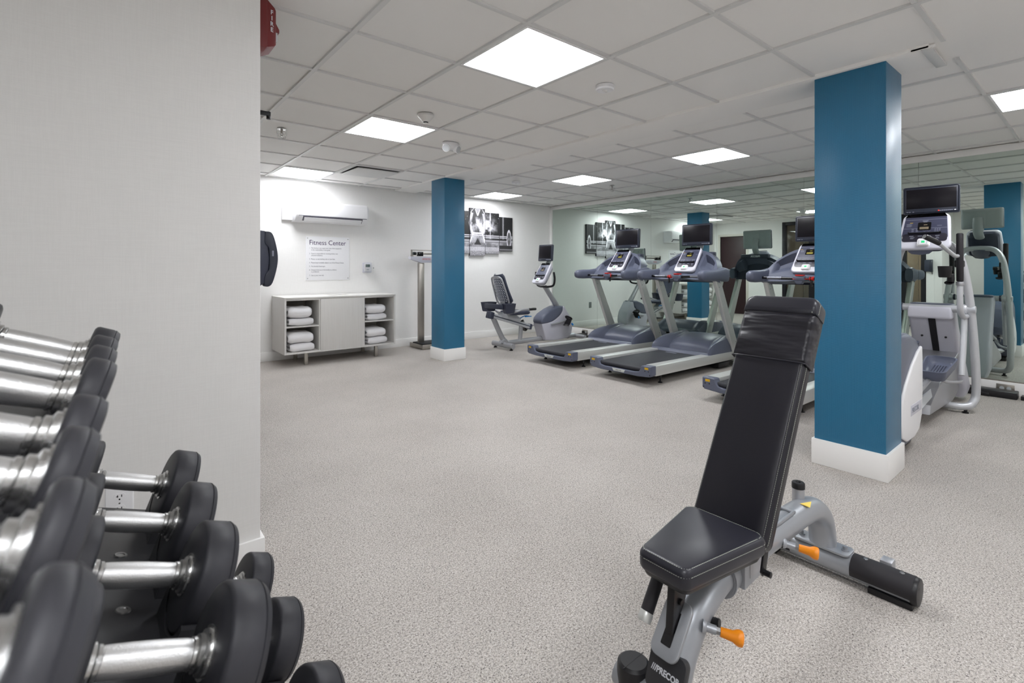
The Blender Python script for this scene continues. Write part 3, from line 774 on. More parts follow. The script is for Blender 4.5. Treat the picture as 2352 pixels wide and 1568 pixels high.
# seat slide plate on the front curve and the seat post
b = MB(); b.X = TM((1.150,0,0.247),(0,math.radians(-50),0))
o_ = rrect(0.145,0.078,0.022); o2 = rrect(0.085,0.028,0.003,n=5)
b.prism([(x,y) for x,y in o_], -0.008, 0.004, 'z', 0.0025)
pl = b.build('slide_plate', G, bench)
b = MB(); b.X = TM((1.150,0,0.247),(0,math.radians(-50),0)); b.prism([(x,y) for x,y in o2], 0.0035, 0.0055, 'z'); b.build('slot', 'black_gloss', pl)
b = MB(); b.prism([(1.135,0.235),(1.175,0.255),(1.23,0.39),(1.15,0.39)],-0.011,0.011,'y',0.002); b.cyl((1.17,-0.018,0.315),(1.17,0.018,0.315),0.008); b.build('seat_post', 'black', bench)
b = MB(); b.prism([(1.25,0.33),(1.42,0.33),(1.42,0.39),(1.18,0.39)],-0.035,0.035,'y',0.004); b.build('seat_bracket', 'black', bench)
# backrest hinge hook
b = MB(); b.prism([(1.475,0.40),(1.505,0.40),(1.478,0.315),(1.460,0.308),(1.450,0.322)],-0.098,-0.092,'y',0.001); b.cyl((1.464,-0.092,0.320),(1.464,-0.118,0.320),0.0085); b.cyl((1.464,-0.119,0.320),(1.464,-0.1185,0.320),0.0045); b.build('pivot_hook', 'black', bench)
b = MB(); b.tube([(1.50,0.0,0.44),(1.76,0,0.330)],0.018,10); b.build('support_strut', G, bench)
# support ladder slot on the beam and arch details
b = MB(); b.box(1.62,1.86,-0.030,-0.022,0.335,0.348,0.003); b.box(1.62,1.86,0.022,0.030,0.335,0.348,0.003); b.cyl((1.86,-0.03,0.341),(1.86,0.03,0.341),0.006); b.build('ladder_rail', G, bench)
b = MB(); b.cyl((2.02,0.02,0.31),(2.02,0.02,0.368),0.021); post = b.build('stop_post', 'silver', bench)
b = MB(); b.axis((2.02,0.02,0.366),(0,0,1),[(0,0.0225),(0.018,0.0225),(0.022,0.020),(0.0222,0.010),(0.016,0.007)],24); b.build('rubber_bumper', 'black', post)
b = MB(); b.add([(1.955,-0.010,0.3375),(2.005,-0.030,0.3368),(1.965,-0.040,0.3305)],[(0,1,2)]); b.add([(1.955,-0.010,0.3367),(2.005,-0.030,0.3360),(1.965,-0.040,0.3297)],[(2,1,0)])
b.build('warning_sticker', 'paleyellow', bench)
# rear foot
b = MB(); b.tube([(2.205,-0.29,0.058),(2.205,0.29,0.058)],0.043,24,ry=0.050); rf = b.build('rear_foot', G, bench, angle=60)
for s in (-1,1):
    b = MB()
    ring = lambda y, e: [(2.205+(0.0515+e)*math.cos(a), y, 0.060+(0.0445+e)*math.sin(a)) for a in [math.radians(-28+ (236)*k/22) for k in range(23)]]
    ringi = lambda y: [(2.205+0.047*math.cos(a), y, 0.060+0.040*math.sin(a)) for a in [math.radians(-28+ (236)*k/22) for k in range(22,-1,-1)]]
    y0, y1 = (-0.292,-0.105) if s < 0 else (0.105,0.292)
    b.loft([ring(y0,0)+ringi(y0), ring(y1,0)+ringi(y1)])
    g = b.build('grip_cover', 'grip', rf, angle=50)
    b = MB()
    for yy in ((-0.255,-0.145) if s < 0 else (0.145,0.255)): b.axis((2.203,yy,0.1045),(0,0,1),[(0,0.008),(0.0015,0.007),(0.0016,0.004),(0.0006,0.003)],16)
    b.build('screw', 'screwm', g)
    b = MB(); b.axis((2.205,s*0.288,0.058),(0,s,0),[(0,0.0)],3) if False else None
    b.loft([[(2.205+q*0.052*math.cos(2*PI*k/28), s*yy, 0.056+q*0.047*math.sin(2*PI*k/28)) for k in range(28)] for yy, q in ((0.286,1.0),(0.300,1.0),(0.305,0.94),(0.306,0.85))])
    b.axis((2.19,s*0.306,0.075),(0,s,0),[(0,0.004),(0.0005,0.004)],10)
    ec = b.build('end_cap', 'black', rf, angle=40)
    b = MB(); b.box(2.165,2.245,*( (-0.292,-0.16) if s < 0 else (0.16,0.292)),0.0,0.022,0.004); b.build('rubber_pad', 'black', rf)
b = MB(); o_ = rrect(0.085,0.20,0.02); b.prism([(x+2.205,y) for x,y in o_],0.098,0.106,'z',0.002)
for s in (-1,1): b.cyl((2.205,s*0.078,0.106),(2.205,s*0.078,0.109),0.013); b.cyl((2.205,s*0.078,0.108),(2.205,s*0.078,0.122),0.0085)
b.build('mounting_plate', G, bench)
b = MB(); b.box(2.25,2.30,-0.215,-0.175,0.055,0.100,0.006); b.build('transport_bracket', 'silver', bench)
# front foot
b = MB(); b.tube([(1.14,-0.16,0.045),(1.14,0.16,0.045)],0.036,20,ry=0.04); ff = b.build('front_foot', G, bench, angle=60)
for s in (-1,1):
    b = MB(); b.axis((1.14,s*0.115,0.0),(0,0,1),[(0,0.044),(0.075,0.046),(0.092,0.044),(0.098,0.036),(0.0982,0.02)],32); b.box(1.095,1.185,s*0.115-0.001,s*0.115+0.001,0.097,0.0985); b.build('foot_cover', 'black', ff)
# badge with the maker's lettering, on the front of the leg
bm_ = MB(); Lm = TM((1.122,0,0.142),(0,math.radians(-68),0))
bm_.X = Lm; bm_.prism(rrect(0.105,0.104,0.018), -0.020, 0.003, 'z', 0.002); bd = bm_.build('badge', 'rack', bench)
sc2 = MB(); sc2.X = Lm
for x in (0.036,-0.036): sc2.axis((x,0,0.003),(0,0,1),[(0,0.005),(0.001,0.0045)],14)
sc2.build('badge_screw', 'screwm', bd)
Rm_ = Lm.to_3x3() @ Matrix(((0,1,0),(-1,0,0),(0,0,1))).transposed().to_3x3()
tx = text('lettering', '///PRECOR', 0.0205, 'printwhite', bd, (0,0,0), (0,0,0), align='CENTER', bold=0.0006, extrude=0.0004, sx=0.92)
tx.matrix_local = Lm @ Matrix.Translation((-0.007,0,0.0032)) @ Matrix.Rotation(-PI/2,4,'Z') @ Matrix.Diagonal((0.86,1,1,1))
# pull pins
def pull_pin(p, d, lbl=None):
    d = Vector(d).normalized(); p = Vector(p)
    h = MB().axis(p, d, [(0,0.016),(0.006,0.0145),(0.010,0.011),(0.034,0.011)],20).build('pull_pin', G, bench)
    MB().axis(p+d*0.034, d, [(0,0.0095),(0.010,0.0095)],6).build('nut', 'screwm', h)
    o = MB().axis(p+d*0.044, d, [(0,0.0105),(0.002,0.0115),(0.030,0.0135),(0.040,0.0185),(0.046,0.0195),(0.053,0.0185),(0.056,0.014),(0.054,0.006),(0.053,0.002)],28).build('knob', 'orange', h)
    o['label'] = 'orange flared pull knob'
pull_pin((1.225,-0.044,0.245),(0.50,-0.84,-0.12))
pull_pin((1.73,-0.044,0.287),(0.34,-0.93,-0.08))
b = MB(); b.cyl((1.27,-0.035,0.235),(1.275,-0.065,0.240),0.011); b.build('lock_stub', 'black', bench)
# carrying handle at the far side of the front leg
hd = MB().cyl((1.235,0.075,0.375),(1.145,0.075,0.252),0.0175).build('handle_grip', 'grip', bench)
MB().cyl((1.147,0.075,0.254),(1.131,0.075,0.233),0.019,bev=0.003).build('end_cap', 'alu', hd)
# ------------------------------------------------------------------ shared console and monitor
def console(parent, loc, tilt, w, hgt, lit=True, overlay='panelblue', lower='paneldark'):
    """silver bezelled control panel. local: x right (towards -y world when facing +x), y up the face, z out. Origin at panel bottom centre"""
    Mx = TM(loc) @ Matrix(((0,math.sin(tilt),-math.cos(tilt),0),(-1,0,0,0),(0,math.cos(tilt),math.sin(tilt),0),(0,0,0,1)))
    def mk(name, m, fn, par, **k):
        b = MB(); b.X = Mx; fn(b); return b.build(name, m, par, **k)
    wb, wt = w, w*0.86
    def outl(grow, y0=0.0, y1=None, r=0.045):
        y1 = hgt if y1 is None else y1
        f = lambda y: (wb+(wt-wb)*y/hgt)/2+grow
        return orient(rounded_poly([(-f(y0),y0-grow),(f(y0),y0-grow),(f(y1),y1+grow),(-f(y1),y1+grow)], r))
    bez = mk('console_bezel', 'pearl', lambda b: layered(b, outl(0), [(-0.05,0.03),(-0.035,0.01),(-0.015,0.0),(0.004,0.001),(0.009,0.006),(0.010,0.012),(0.010,0.03)]), parent, angle=50)
    mk('overlay', overlay, lambda b: layered(b, outl(-0.018,0.062,hgt-0.0,0.028), [(0.009,0),(0.0115,0),(0.012,0.002)]), bez)
    def low(b):
        f = lambda y: (wb+(wt-wb)*y/hgt)/2-0.022
        layered(b, orient(rounded_poly([(-f(0.07),0.066),(f(0.07),0.066),(f(0.13),0.135),(-f(0.13),0.135)],0.02)), [(0.010,0),(0.0125,0),(0.013,0.002)])
    mk('lower_overlay', lower, low, bez)
    mk('top_window', 'black_gloss', lambda b: layered(b, outl(-0.02,hgt-0.048,hgt-0.002,0.02), [(0.010,0),(0.0128,0)]), bez)
    def lines(b):
        f = lambda y: (wb+(wt-wb)*y/hgt)/2-0.02
        for y in (hgt-0.055, 0.185): b.box(-f(y), f(y), y-0.0012, y+0.0012, 0.012, 0.0128)
        b.box(-0.018,0.018,hgt-0.070,hgt-0.064,0.012,0.0128)
        b.box(-0.012,0.012,hgt-0.080,hgt-0.075,0.0125,0.0133)
        for i in range(4): b.box(-f(.25)+0.012, -f(.25)+0.05-0.006*(i%2), hgt-0.092-0.008*i, hgt-0.089-0.008*i, 0.012,0.0128)
        b.box(0.075,0.105,hgt-0.115,hgt-0.112,0.012,0.0128)
        for q in range(2):
            for i in range(3): b.box(-0.085+0.028*q,-0.070+0.028*q,0.155+0.010*i,0.159+0.010*i,0.012,0.0128)
        for k in range(12):
            a0 = 2*PI*k/12; a1 = 2*PI*(k+1)/12
            for cx_, rr in ((0.0,0.010),(0.026,0.010)):
                p = [(cx_+rr*math.cos(a0),0.165+rr*math.sin(a0)),(cx_+rr*math.cos(a1),0.165+rr*math.sin(a1)),(cx_+(rr-.0014)*math.cos(a1),0.165+(rr-.0014)*math.sin(a1)),(cx_+(rr-.0014)*math.cos(a0),0.165+(rr-.0014)*math.sin(a0))]
                b.add([(x,y,0.0129) for x,y in p],[(0,1,2,3)])
        b.box(-0.002,0.002,0.169,0.171,0.012,0.0131); b.box(-0.002,0.002,0.159,0.161,0.012,0.0131)
        for i in range(3):
            for j in range(3): b.box(0.062+0.014*i,0.071+0.014*i,0.154+0.010*j,0.158+0.010*j,0.012,0.0128)
        for i in range(4): b.box(-0.095+0.055*i,-0.068+0.055*i,0.112,0.118,0.0128,0.0136)
        for i in range(3): b.box(-0.088,-0.068+0.004*i,0.090+0.006*i,0.0925+0.006*i,0.0128,0.0136); b.box(0.075,0.098-0.004*i,0.090+0.006*i,0.0925+0.006*i,0.0128,0.0136)
    mk('printed_legends', 'printgrey', lines, bez)
    mk('warning_mark', 'yellow', lambda b: b.box(-0.100,-0.080,hgt-0.083,hgt-0.079,0.012,0.0129), bez)
    dw = mk('display_window', 'black_gloss', lambda b: layered(b, rrect(0.085,0.072,0.008,cx=-0.004,cy=hgt-0.116), [(0.011,0),(0.0135,0)]), bez)
    mk('display', 'lcd_on' if lit else 'lcd_off', lambda b: (b.box(-0.034,0.024,hgt-0.142,hgt-0.122,0.0135,0.0142), b.box(-0.008,0.014,hgt-0.106,hgt-0.100,0.0135,0.0142)), dw)
    mk('reading_ledge', 'black', lambda b: (b.box(-0.095,0.095,0.136,0.142,0.010,0.028,0.002), b.box(-0.105,-0.095,0.136,0.146,0.01,0.034,0.002), b.box(0.095,0.105,0.136,0.146,0.01,0.034,0.002)), bez)
    kp = mk('keypad', 'white', lambda b: layered(b, rrect(0.075,0.062,0.014,cx=0,cy=0.056), [(0.006,-0.006),(0.016,-0.003),(0.024,0),(0.028,0.004),(0.029,0.012)]), bez, angle=50)
    mk('start_key', 'green_led', lambda b: b.box(-0.011,0.011,0.047,0.065,0.028,0.0305,0.002), kp)
    mk('arrow_marks', 'printgrey', lambda b: [b.box(x-0.0025,x+0.0025,y-0.002,y+0.002,0.0285,0.0298) for x in (-0.025,0.025) for y in (0.044,0.056,0.068)], kp)
    return bez, Mx
def monitor(parent, loc, w, hgt, tilt=0.06, yaw=0.0, led=False, stalk=None, inner_bottom=0.045):
    root = MB(); root.X = TM(loc, (0,tilt,yaw))
    # local: -x front, y across, z up
    o_ = rrect(w, hgt, 0.016)
    def lay(b, layers): b.loft([[(x, y, z) for y, z in inset_outline(o_, d)] for x, d in layers])
    lay(root, [(-0.012,0.010),(-0.020,0.012),(-0.026,0.006),(-0.024,0.0),(0.0,0.0),(0.008,0.002)])
    sh = root.build('monitor', 'monitor', parent, angle=40)
    b = MB(); b.X = TM(loc, (0,tilt,yaw)); lay(b, [(0.0075,0.001),(0.022,0.010),(0.03,0.03),(0.034,0.06)])
    b.box(0.03,0.042,-0.045,0.045,-hgt*0.34,hgt*0.34,0.008); b.box(0.025,0.033,-w*0.36,-w*0.12,-hgt*0.3,hgt*0.3,0.004); b.box(0.025,0.033,w*0.12,w*0.36,-hgt*0.3,hgt*0.3,0.004)
    bk = b.build('back_cover', 'monitor_back', sh, angle=40)
    b = MB(); b.X = TM(loc, (0,tilt,yaw))
    bz = 0.022; zb = -hgt/2+inner_bottom; zt_ = hgt/2-bz
    b.box(-0.0285,-0.020,-w/2+0.012,w/2-0.012,-hgt/2+0.012,hgt/2-0.012,0.003)
    b.build('bezel', 'monitor', sh)
    b = MB(); b.X = TM(loc, (0,tilt,yaw)); b.box(-0.0292,-0.024,-w/2+bz,w/2-bz,zb,zt_,0.0005); b.build('screen', 'screen', sh)
    b = MB(); b.X = TM(loc, (0,tilt,yaw))
    for i in range(7): y = -w/2+0.045+i*0.012; b.box(-0.0305,-0.027,y,y+0.009,-hgt/2+0.018,-hgt/2+0.025)
    for y in (w/2-0.075, w/2-0.052, w/2-0.036): b.box(-0.0305,-0.027,y,y+0.012,-hgt/2+0.017,-hgt/2+0.022)
    b.build('buttons', 'printgrey', sh)
    b = MB(); b.X = TM(loc, (0,tilt,yaw)); b.box(-0.0308,-0.027,-w/2+0.024,-w/2+0.036,-hgt/2+0.0185,-hgt/2+0.0255,0.0008); b.build('power_key', 'white', sh)
    if led:
        b = MB(); b.X = TM(loc, (0,tilt,yaw)); b.box(-0.0308,-0.027,-0.055,-0.046,-hgt/2+0.019,-hgt/2+0.026,0.001); b.build('power_light', 'red_led', sh)
    if stalk:
        b = MB(); b.tube(stalk, 0.028, 12, ry=0.045, smooth=4); b.build('monitor_stalk', 'monitor_back', parent, angle=60)
    return sh
# ------------------------------------------------------------------ treadmill (local origin: rear edge centre on the floor, +x to the front)
def make_treadmill(label, loc, clip_y=0.10):
    t = thing('treadmill', label, 'treadmill', loc, 0, 'treadmills facing the mirror')
    HW = 0.405
    for s in (-1, 1):
        b = MB()
        pr = [(0.10,0.098),(1.80,0.070),(1.80,0.172),(0.10,0.204)]
        y0, y1 = (s*0.285, s*HW) if s > 0 else (-HW, -0.285)
        b.prism([(0.088,0.098),(1.82,0.085),(1.86,0.12),(1.86,0.165),(1.84,0.180),(0.088,0.204)], y0, y1, 'y', 0.008); b.build('side_rail', 'alu', t)
    # rear end cap: U shaped
    b = MB()
    o_ = []
    prof = [(-HW,0.204),(-HW+0.10,0.204),(-HW+0.118,0.198),(-HW+0.13,0.165),(-HW+0.15,0.138),(-HW+0.20,0.128),(HW-0.20,0.128),(HW-0.15,0.138),(HW-0.13,0.165),(HW-0.118,0.198),(HW-0.10,0.204),(HW,0.204),(HW,0.115),(HW-0.02,0.096),(HW-0.16,0.084),(-HW+0.16,0.084),(-HW+0.02,0.096),(-HW,0.115)]
    b.prism(prof, 0.0, 0.092, 'x', 0.010, 3)
    cap = b.build('rear_end_cap', 'slate', t)
    for y in (-0.352, 0.352):
        MB().box(-0.0015,0.004,y-0.022,y+0.022,0.168,0.190,0.001).build('caution_sticker', 'yellow', cap)
    b = MB()
    for y in (-0.335,-0.375,0.335,0.375): b.axis((0.002,y,0.152),(-1,0,0),[(0,0.006),(0.003,0.006)],10)
    for y in (-0.39,0.39): b.axis((0.002,y,0.118),(-1,0,0),[(0,0.006),(0.003,0.006)],10)
    b.build('screw_holes', 'black', cap)
    b = MB(); b.prism([(-0.085,0.124),(0.085,0.124),(0.068,0.095),(-0.068,0.095)],-0.0015,0.004,'x',0.001); lb = b.build('name_plate', 'labelgrey', cap)
    text('lettering', 'PRECOR', 0.020, 'inkgrey', lb, (-0.0018,0.0,0.102), (PI/2,0,-PI/2), align='CENTER', extrude=0.0004)
    # belt and roller
    b = MB(); b.box(0.045,1.62,-0.278,0.278,0.150,0.172,0.002); b.cyl((0.045,-0.278,0.150),(0.045,0.278,0.150),0.022,20); b.build('running_belt', 'belt', t)
    b = MB()
    for x, w_ in ((1.06,0.09),(1.16,0.02),(1.20,0.015),(1.26,0.012)): b.box(x,x+0.012 if w_<0.05 else x+0.03,0.08-w_,0.08+w_*0.6,0.172,0.1727)
    b.build('belt_marks', 'printgrey', t)
    b = MB()
    for s in (-1,1): b.axis((0.040,s*0.279,0.158),(0,s,0),[(0,0.013),(0.004,0.013),(0.006,0.008)],14)
    b.build('roller_bolt', 'chrome', t)
    b = MB(); b.box(0.10,1.84,-0.28,0.28,0.065,0.150,0.004); b.box(1.55,1.96,-0.34,0.34,0.03,0.12,0.006); b.box(1.35,1.60,-0.395,-0.30,0.020,0.075,0.006); b.box(1.35,1.60,0.30,0.395,0.020,0.075,0.006); b.build('under_frame', 'black', t)
    for x in (0.262, 1.90):
        for s in (-1,1):
            b = MB(); b.cyl((x,s*0.335,0.012),(x,s*0.335,0.10),0.007); b.axis((x,s*0.335,0.0),(0,0,1),[(0,0.024),(0.006,0.024),(0.014,0.012),(0.02,0.011)],20); b.cyl((x,s*0.335,0.055),(x,s*0.335,0.10),0.016); b.build('levelling_foot', 'black', t)
    # motor hood with scooped centre and two shoulders
    def hood(uu, vv):
        y = (vv-0.5)*2*0.398
        a = abs(y)
        st = 1.335-0.20*max(0,min(1,(a-0.26)/0.11))**1.0     # shoulders start further back
        x = st + (1.98-st)*uu**1.3
        base = 0.170 + 0.034*max(0,min(1,(a-0.27)/0.03))
        rise = 1-(1-uu**0.77)**2.6
        fall = 1-max(0,(uu-0.72)/0.28)**2.2*0.75
        hmax = 0.195-0.060*(a/0.405)**3
        z = base*(1) + hmax*rise*fall - 0.018*math.exp(-((a-0.29)/0.05)**2)*math.sin(PI*min(1,uu*1.6))
        z *= 1-0.35*max(0,(a-0.385)/0.02)
        return (x, y, z)
    b = MB(); NU, NV = 26, 40; rings = []
    for i in range(NU+1):
        top = [hood(i/NU, j/NV) for j in range(NV+1)]
        zb_ = 0.165
        rings.append(top+[(top[-1][0], 0.398, min(zb_,top[-1][2]-0.004)), (top[0][0], -0.398, min(zb_,top[0][2]-0.004))])
    b.loft(rings); b.build('motor_hood', 'slate', t, angle=50)
    # uprights
    for s in (-1,1):
        b = MB()
        yc = s*0.392
        b.loft([[(x+dx, yc+dy, z) for dx, dy in rrect(wd,0.052,0.014)] for x, z, wd in ((1.785,0.06,0.165),(1.74,0.17,0.160),(1.30,1.06,0.118),(1.285,1.10,0.115))])
        up = b.build('upright', 'alu', t, angle=50)
        b = MB()
        for x,z in ((1.27,1.02),(1.315,1.02),(1.30,0.97)): b.axis((x+0.02,yc-0.0262,z),(0,-1,0),[(0,0.006),(0.002,0.005)],10)
        for x,z in ((1.74,0.20),(1.71,0.30)): b.axis((x,yc-0.0262,z),(0,-1,0),[(0,0.006),(0.002,0.005)],10)
        b.build('bolts', 'screwm', up)
    # console cowl: arched wing with two recessed pockets
    def ztop(a):
        return 1.17 + 0.245*(1-(a/0.40)**2.6)**0.85 if a < 0.40 else 1.17
    def cowl(uu, vv):
        y = (vv-0.5)*2*0.425; a = abs(y)
        zt_ = ztop(min(a,0.3999)); zb = 1.055+0.02*math.exp(-(a/0.12)**2)
        z = zb + (zt_-zb)*uu
        f = (zt_-1.17)/0.245
        x = 1.185 + (0.115+0.23*f)*uu**0.9
        # pocket
        inu = min(1,max(0,(uu-0.36)/0.10))*min(1,max(0,(0.90-uu)/0.07)); ina = min(1,max(0,(a-0.16)/0.02))*min(1,max(0,(0.335-a)/0.03))
        x += 0.075*inu*ina
        return (x, y, z)
    b = MB(); b.grid(cowl, 30, 64, thick=(0.13,0,-0.03)); b.build('console_cowl', 'slate', t, angle=40)
    # back shell of the cowl
    b = MB(); b.grid(lambda u_,v_: ((1.40+0.16*(1-((v_-0.5)*2)**2)*(0.4+0.6*u_)+0.02*math.sin(PI*u_)), (v_-0.5)*2*0.40, 1.02+(ztop(abs(v_-0.5)*2*0.399)-1.05)*u_), 10, 30, thick=(-0.05,0,0)); bs = b.build('rear_shell', 'slate_dark', t, angle=50)
    b = MB(); b.box(1.58,1.664,-0.20,0.20,1.335,1.395,0.012); bd_ = b.build('badge_band', 'slate_dark', bs)
    text('lettering', 'PRECOR', 0.036, 'printwhite', bd_, (1.6645,-0.085,1.352), (PI/2,0,PI/2), extrude=0.001, bold=0.0012)
    for s in (-1,1):
        b = MB()
        rings = []
        for x, hz, hy, zc in ((0.905,0.012,0.012,1.108),(0.912,0.036,0.030,1.108),(0.93,0.050,0.040,1.108),(0.97,0.060,0.046,1.108),(1.05,0.064,0.047,1.108),(1.20,0.064,0.047,1.110),(1.32,0.070,0.047,1.116),(1.42,0.085,0.045,1.118),(1.50,0.080,0.040,1.110)):
            rings.append([(x, s*0.408+hy*q0, zc+hz*q1) for q0, q1 in [(abs(math.cos(a))**0.7*math.copysign(1,math.cos(a)), abs(math.sin(a))**0.7*math.copysign(1,math.sin(a))) for a in [2*PI*k/24 for k in range(24)]]])
        b.loft(rings); b.build('arm_rest', 'slate', t, angle=60)
    b = MB(); b.tube([(1.12,-0.40,1.095),(1.115,0,1.088),(1.12,0.40,1.095)],0.0145,14,smooth=4); hb = b.build('handlebar', 'black_gloss', t)
    for y in (-0.24,0.24):
        b = MB(); b.tube([(1.117,y-0.07,1.092),(1.117,y+0.07,1.092)],0.0158,14); b.build('pulse_sensor', 'dull_steel', hb)
    b = MB(); b.box(1.075,1.155,-0.055,0.055,1.062,1.118,0.018,3); b.prism([(-0.045,1.075),(0.045,1.075),(0.022,1.035),(-0.022,1.035)],1.08,1.15,'x',0.008); sh = b.build('safety_switch', 'slate', t)
    b = MB(); b.box(1.075,1.135,-0.042,0.030,1.116,1.128,0.004); b.build('stop_button', 'red', sh)
    b = MB(); b.tube([(1.10,-0.01,1.112),(1.075,0.05,1.085),(1.098,clip_y,1.088)],0.003,6,smooth=4)
    for dy in (-0.008,0,0.008,0.026):
        b.tube([(1.116+0.018*math.cos(a),clip_y+dy,1.090+0.018*math.sin(a)) for a in [2*PI*k/12 for k in range(13)]],0.0035,6)
    b.build('safety_cord', 'red', sh)
    b = MB(); b.box(1.100,1.118,clip_y+0.002,clip_y+0.022,1.012,1.075,0.005); b.build('cord_clip', 'black', sh)
    tilt = math.atan2(0.24,0.30)
    bz, Mc = console(t, (1.240,0,1.150), tilt, 0.285, 0.375)
    b = MB(); b.X = Mc; layered(b, rrect(0.24,0.33,0.04,cy=0.17), [(-0.12,0.03),(-0.10,0.0),(-0.045,-0.005),(-0.04,0.01)]); b.build('console_pod', 'slate_dark', t, angle=50)
    monitor(t, (1.565,0,1.613), 0.405, 0.272, tilt=0.05, stalk=[(1.57,0,1.40),(1.63,0,1.47),(1.635,0,1.56),(1.605,0,1.62)])
    return t
make_treadmill('grey treadmill in the middle, its whole console visible left of the dark reflected door', (4.200,3.352,0), 0.10)
make_treadmill('grey treadmill farthest from the camera, next to the recumbent bike', (4.200,4.425,0), -0.055)
make_treadmill('grey treadmill nearest the camera, partly hidden by the bench and blue column', (4.200,1.992,0), -0.12)

# ------------------------------------------------------------------ recumbent bike
bk = thing('recumbent_bike', 'grey recumbent exercise bike with slatted backrest in the far corner', 'exercise bike', (0, 5.74, 0))
b = MB(); b.tube([(4.52,-0.24,0.062),(4.52,0.24,0.062)],0.040,16,ry=0.034); b.build('rear_stabiliser', 'silver', bk)
b = MB(); b.tube([(6.06,-0.22,0.062),(6.06,0.22,0.062)],0.035,16,ry=0.03); b.build('front_stabiliser', 'silver', bk)
for x in (4.52,6.06):
    for y in (-0.19,0.19):
        b = MB(); b.axis((x,y,0),(0,0,1),[(0,0.026),(0.012,0.026),(0.018,0.012),(0.04,0.012)],16); b.build('foot', 'black', bk)
b = MB(); b.tube([(4.335,0,0.47),(4.42,0,0.31),(4.50,0,0.17),(4.585,0,0.088),(4.72,0,0.080),(5.3,0,0.085),(6.03,0,0.075)],0.040,16,ry=0.032,smooth=5); b.tube([(4.845,0,0.09),(4.868,0,0.32)],0.036,14,ry=0.028); b.build('main_frame', 'silver', bk, angle=60)
b = MB(); b.prism([(4.45,0.09),(4.60,0.09),(4.56,0.15),(4.50,0.15)],-0.035,0.035,'y',0.004); b.build('gusset', 'silver', bk)
b = MB(); b.X = TM((4.30,0,0.512),(0,math.radians(16.5),0))
b.box(0,0.76,-0.038,0.038,-0.035,0.030,0.004); rl = b.build('seat_rail', 'silver_light', bk)
b = MB(); b.X = TM((4.30,0,0.512),(0,math.radians(16.5),0)); b.box(0.02,0.76,-0.040,-0.037,-0.006,0.006); b.box(0.02,0.76,0.037,0.040,-0.006,0.006); b.build('rail_groove', 'slate_dark', rl)
b = MB(); b.X = TM((4.30,0,0.512),(0,math.radians(16.5),0)); b.box(-0.06,0.02,-0.052,0.052,-0.055,0.045,0.012,3); b.build('rail_end_cap', 'slate_dark', rl)
b = MB(); b.X = TM((4.30,0,0.512),(0,math.radians(16.5),0)); b.box(0.745,0.79,-0.045,0.045,-0.045,0.04,0.01); b.build('rail_end_cap', 'slate_dark', rl)
b = MB(); b.prism([(4.46,0.47),(4.80,0.38),(4.83,0.43),(4.72,0.50),(4.47,0.55)],-0.055,0.055,'y',0.006); b.build('seat_carriage', 'silver_light', bk)
b = MB(); b.tube([(4.80,-0.06,0.44),(4.86,-0.10,0.475),(4.90,-0.16,0.47)],0.007,8,smooth=3); b.box(4.80,4.93,-0.175,-0.160,0.462,0.476,0.004); b.build('adjust_lever', 'blueplastic', bk)
b = MB(); b.tr((4.73,0,0.50)); layered(b, orient(rounded_poly([(-0.17,-0.16),(0.19,-0.20),(0.19,0.20),(-0.17,0.16)],0.07)), [(0,0.02),(0.01,0.004),(0.025,0),(0.045,0.002),(0.055,0.014),(0.058,0.04)]); b.build('seat', 'slate_dark', bk, angle=60)
# backrest: curved shell with slots, grey ring frame behind
BT = TM((4.545,0,0.665),(0,math.radians(-20),0))
sx_ = lambda z: 0.165-0.045*(z/0.44)**2 if z > 0 else 0.165
b = MB(); b.X = BT
b.grid(lambda uu,vv: (0.012+0.045*((vv-0.5)*2)**2-0.02*math.sin(PI*uu), (vv-0.5)*2*sx_(uu*0.44)*min(1,0.72+min(uu,1-uu)*3.2), uu*0.455), 26, 20, thick=(-0.022,0,0))
br = b.build('backrest', 'slate_dark', bk, angle=50)
b = MB(); b.X = BT
for i in range(15):
    for j in range(7):
        z = 0.045+i*0.0255; y = (j-3)*0.036+(0.018 if i%2 else 0)
        if abs(y) < sx_(z)-0.035: b.box(-0.0135+0.045*(y/0.165)**2-0.02*math.sin(PI*z/0.455),0.0-0.006+0.045*(y/0.165)**2-0.02*math.sin(PI*z/0.455),y-0.012,y+0.012,z-0.007,z+0.007,0.003)
b.build('slots', 'printwhite', br)
b = MB(); b.X = BT
ring = [(0.045*0-0.014,y*0.86,z) for y, z in [(0.12,0.0),(0.162,0.05),(0.160,0.20),(0.145,0.36),(0.11,0.415),(0,0.428),(-0.11,0.415),(-0.145,0.36),(-0.160,0.20),(-0.162,0.05),(-0.12,0.0),(0,-0.015),(0.12,0.0)]]
b.tube(ring,0.014,10,smooth=4); b.box(-0.040,-0.012,-0.045,0.045,-0.10,0.05,0.01); b.build('backrest_frame', 'silver', bk, angle=60)
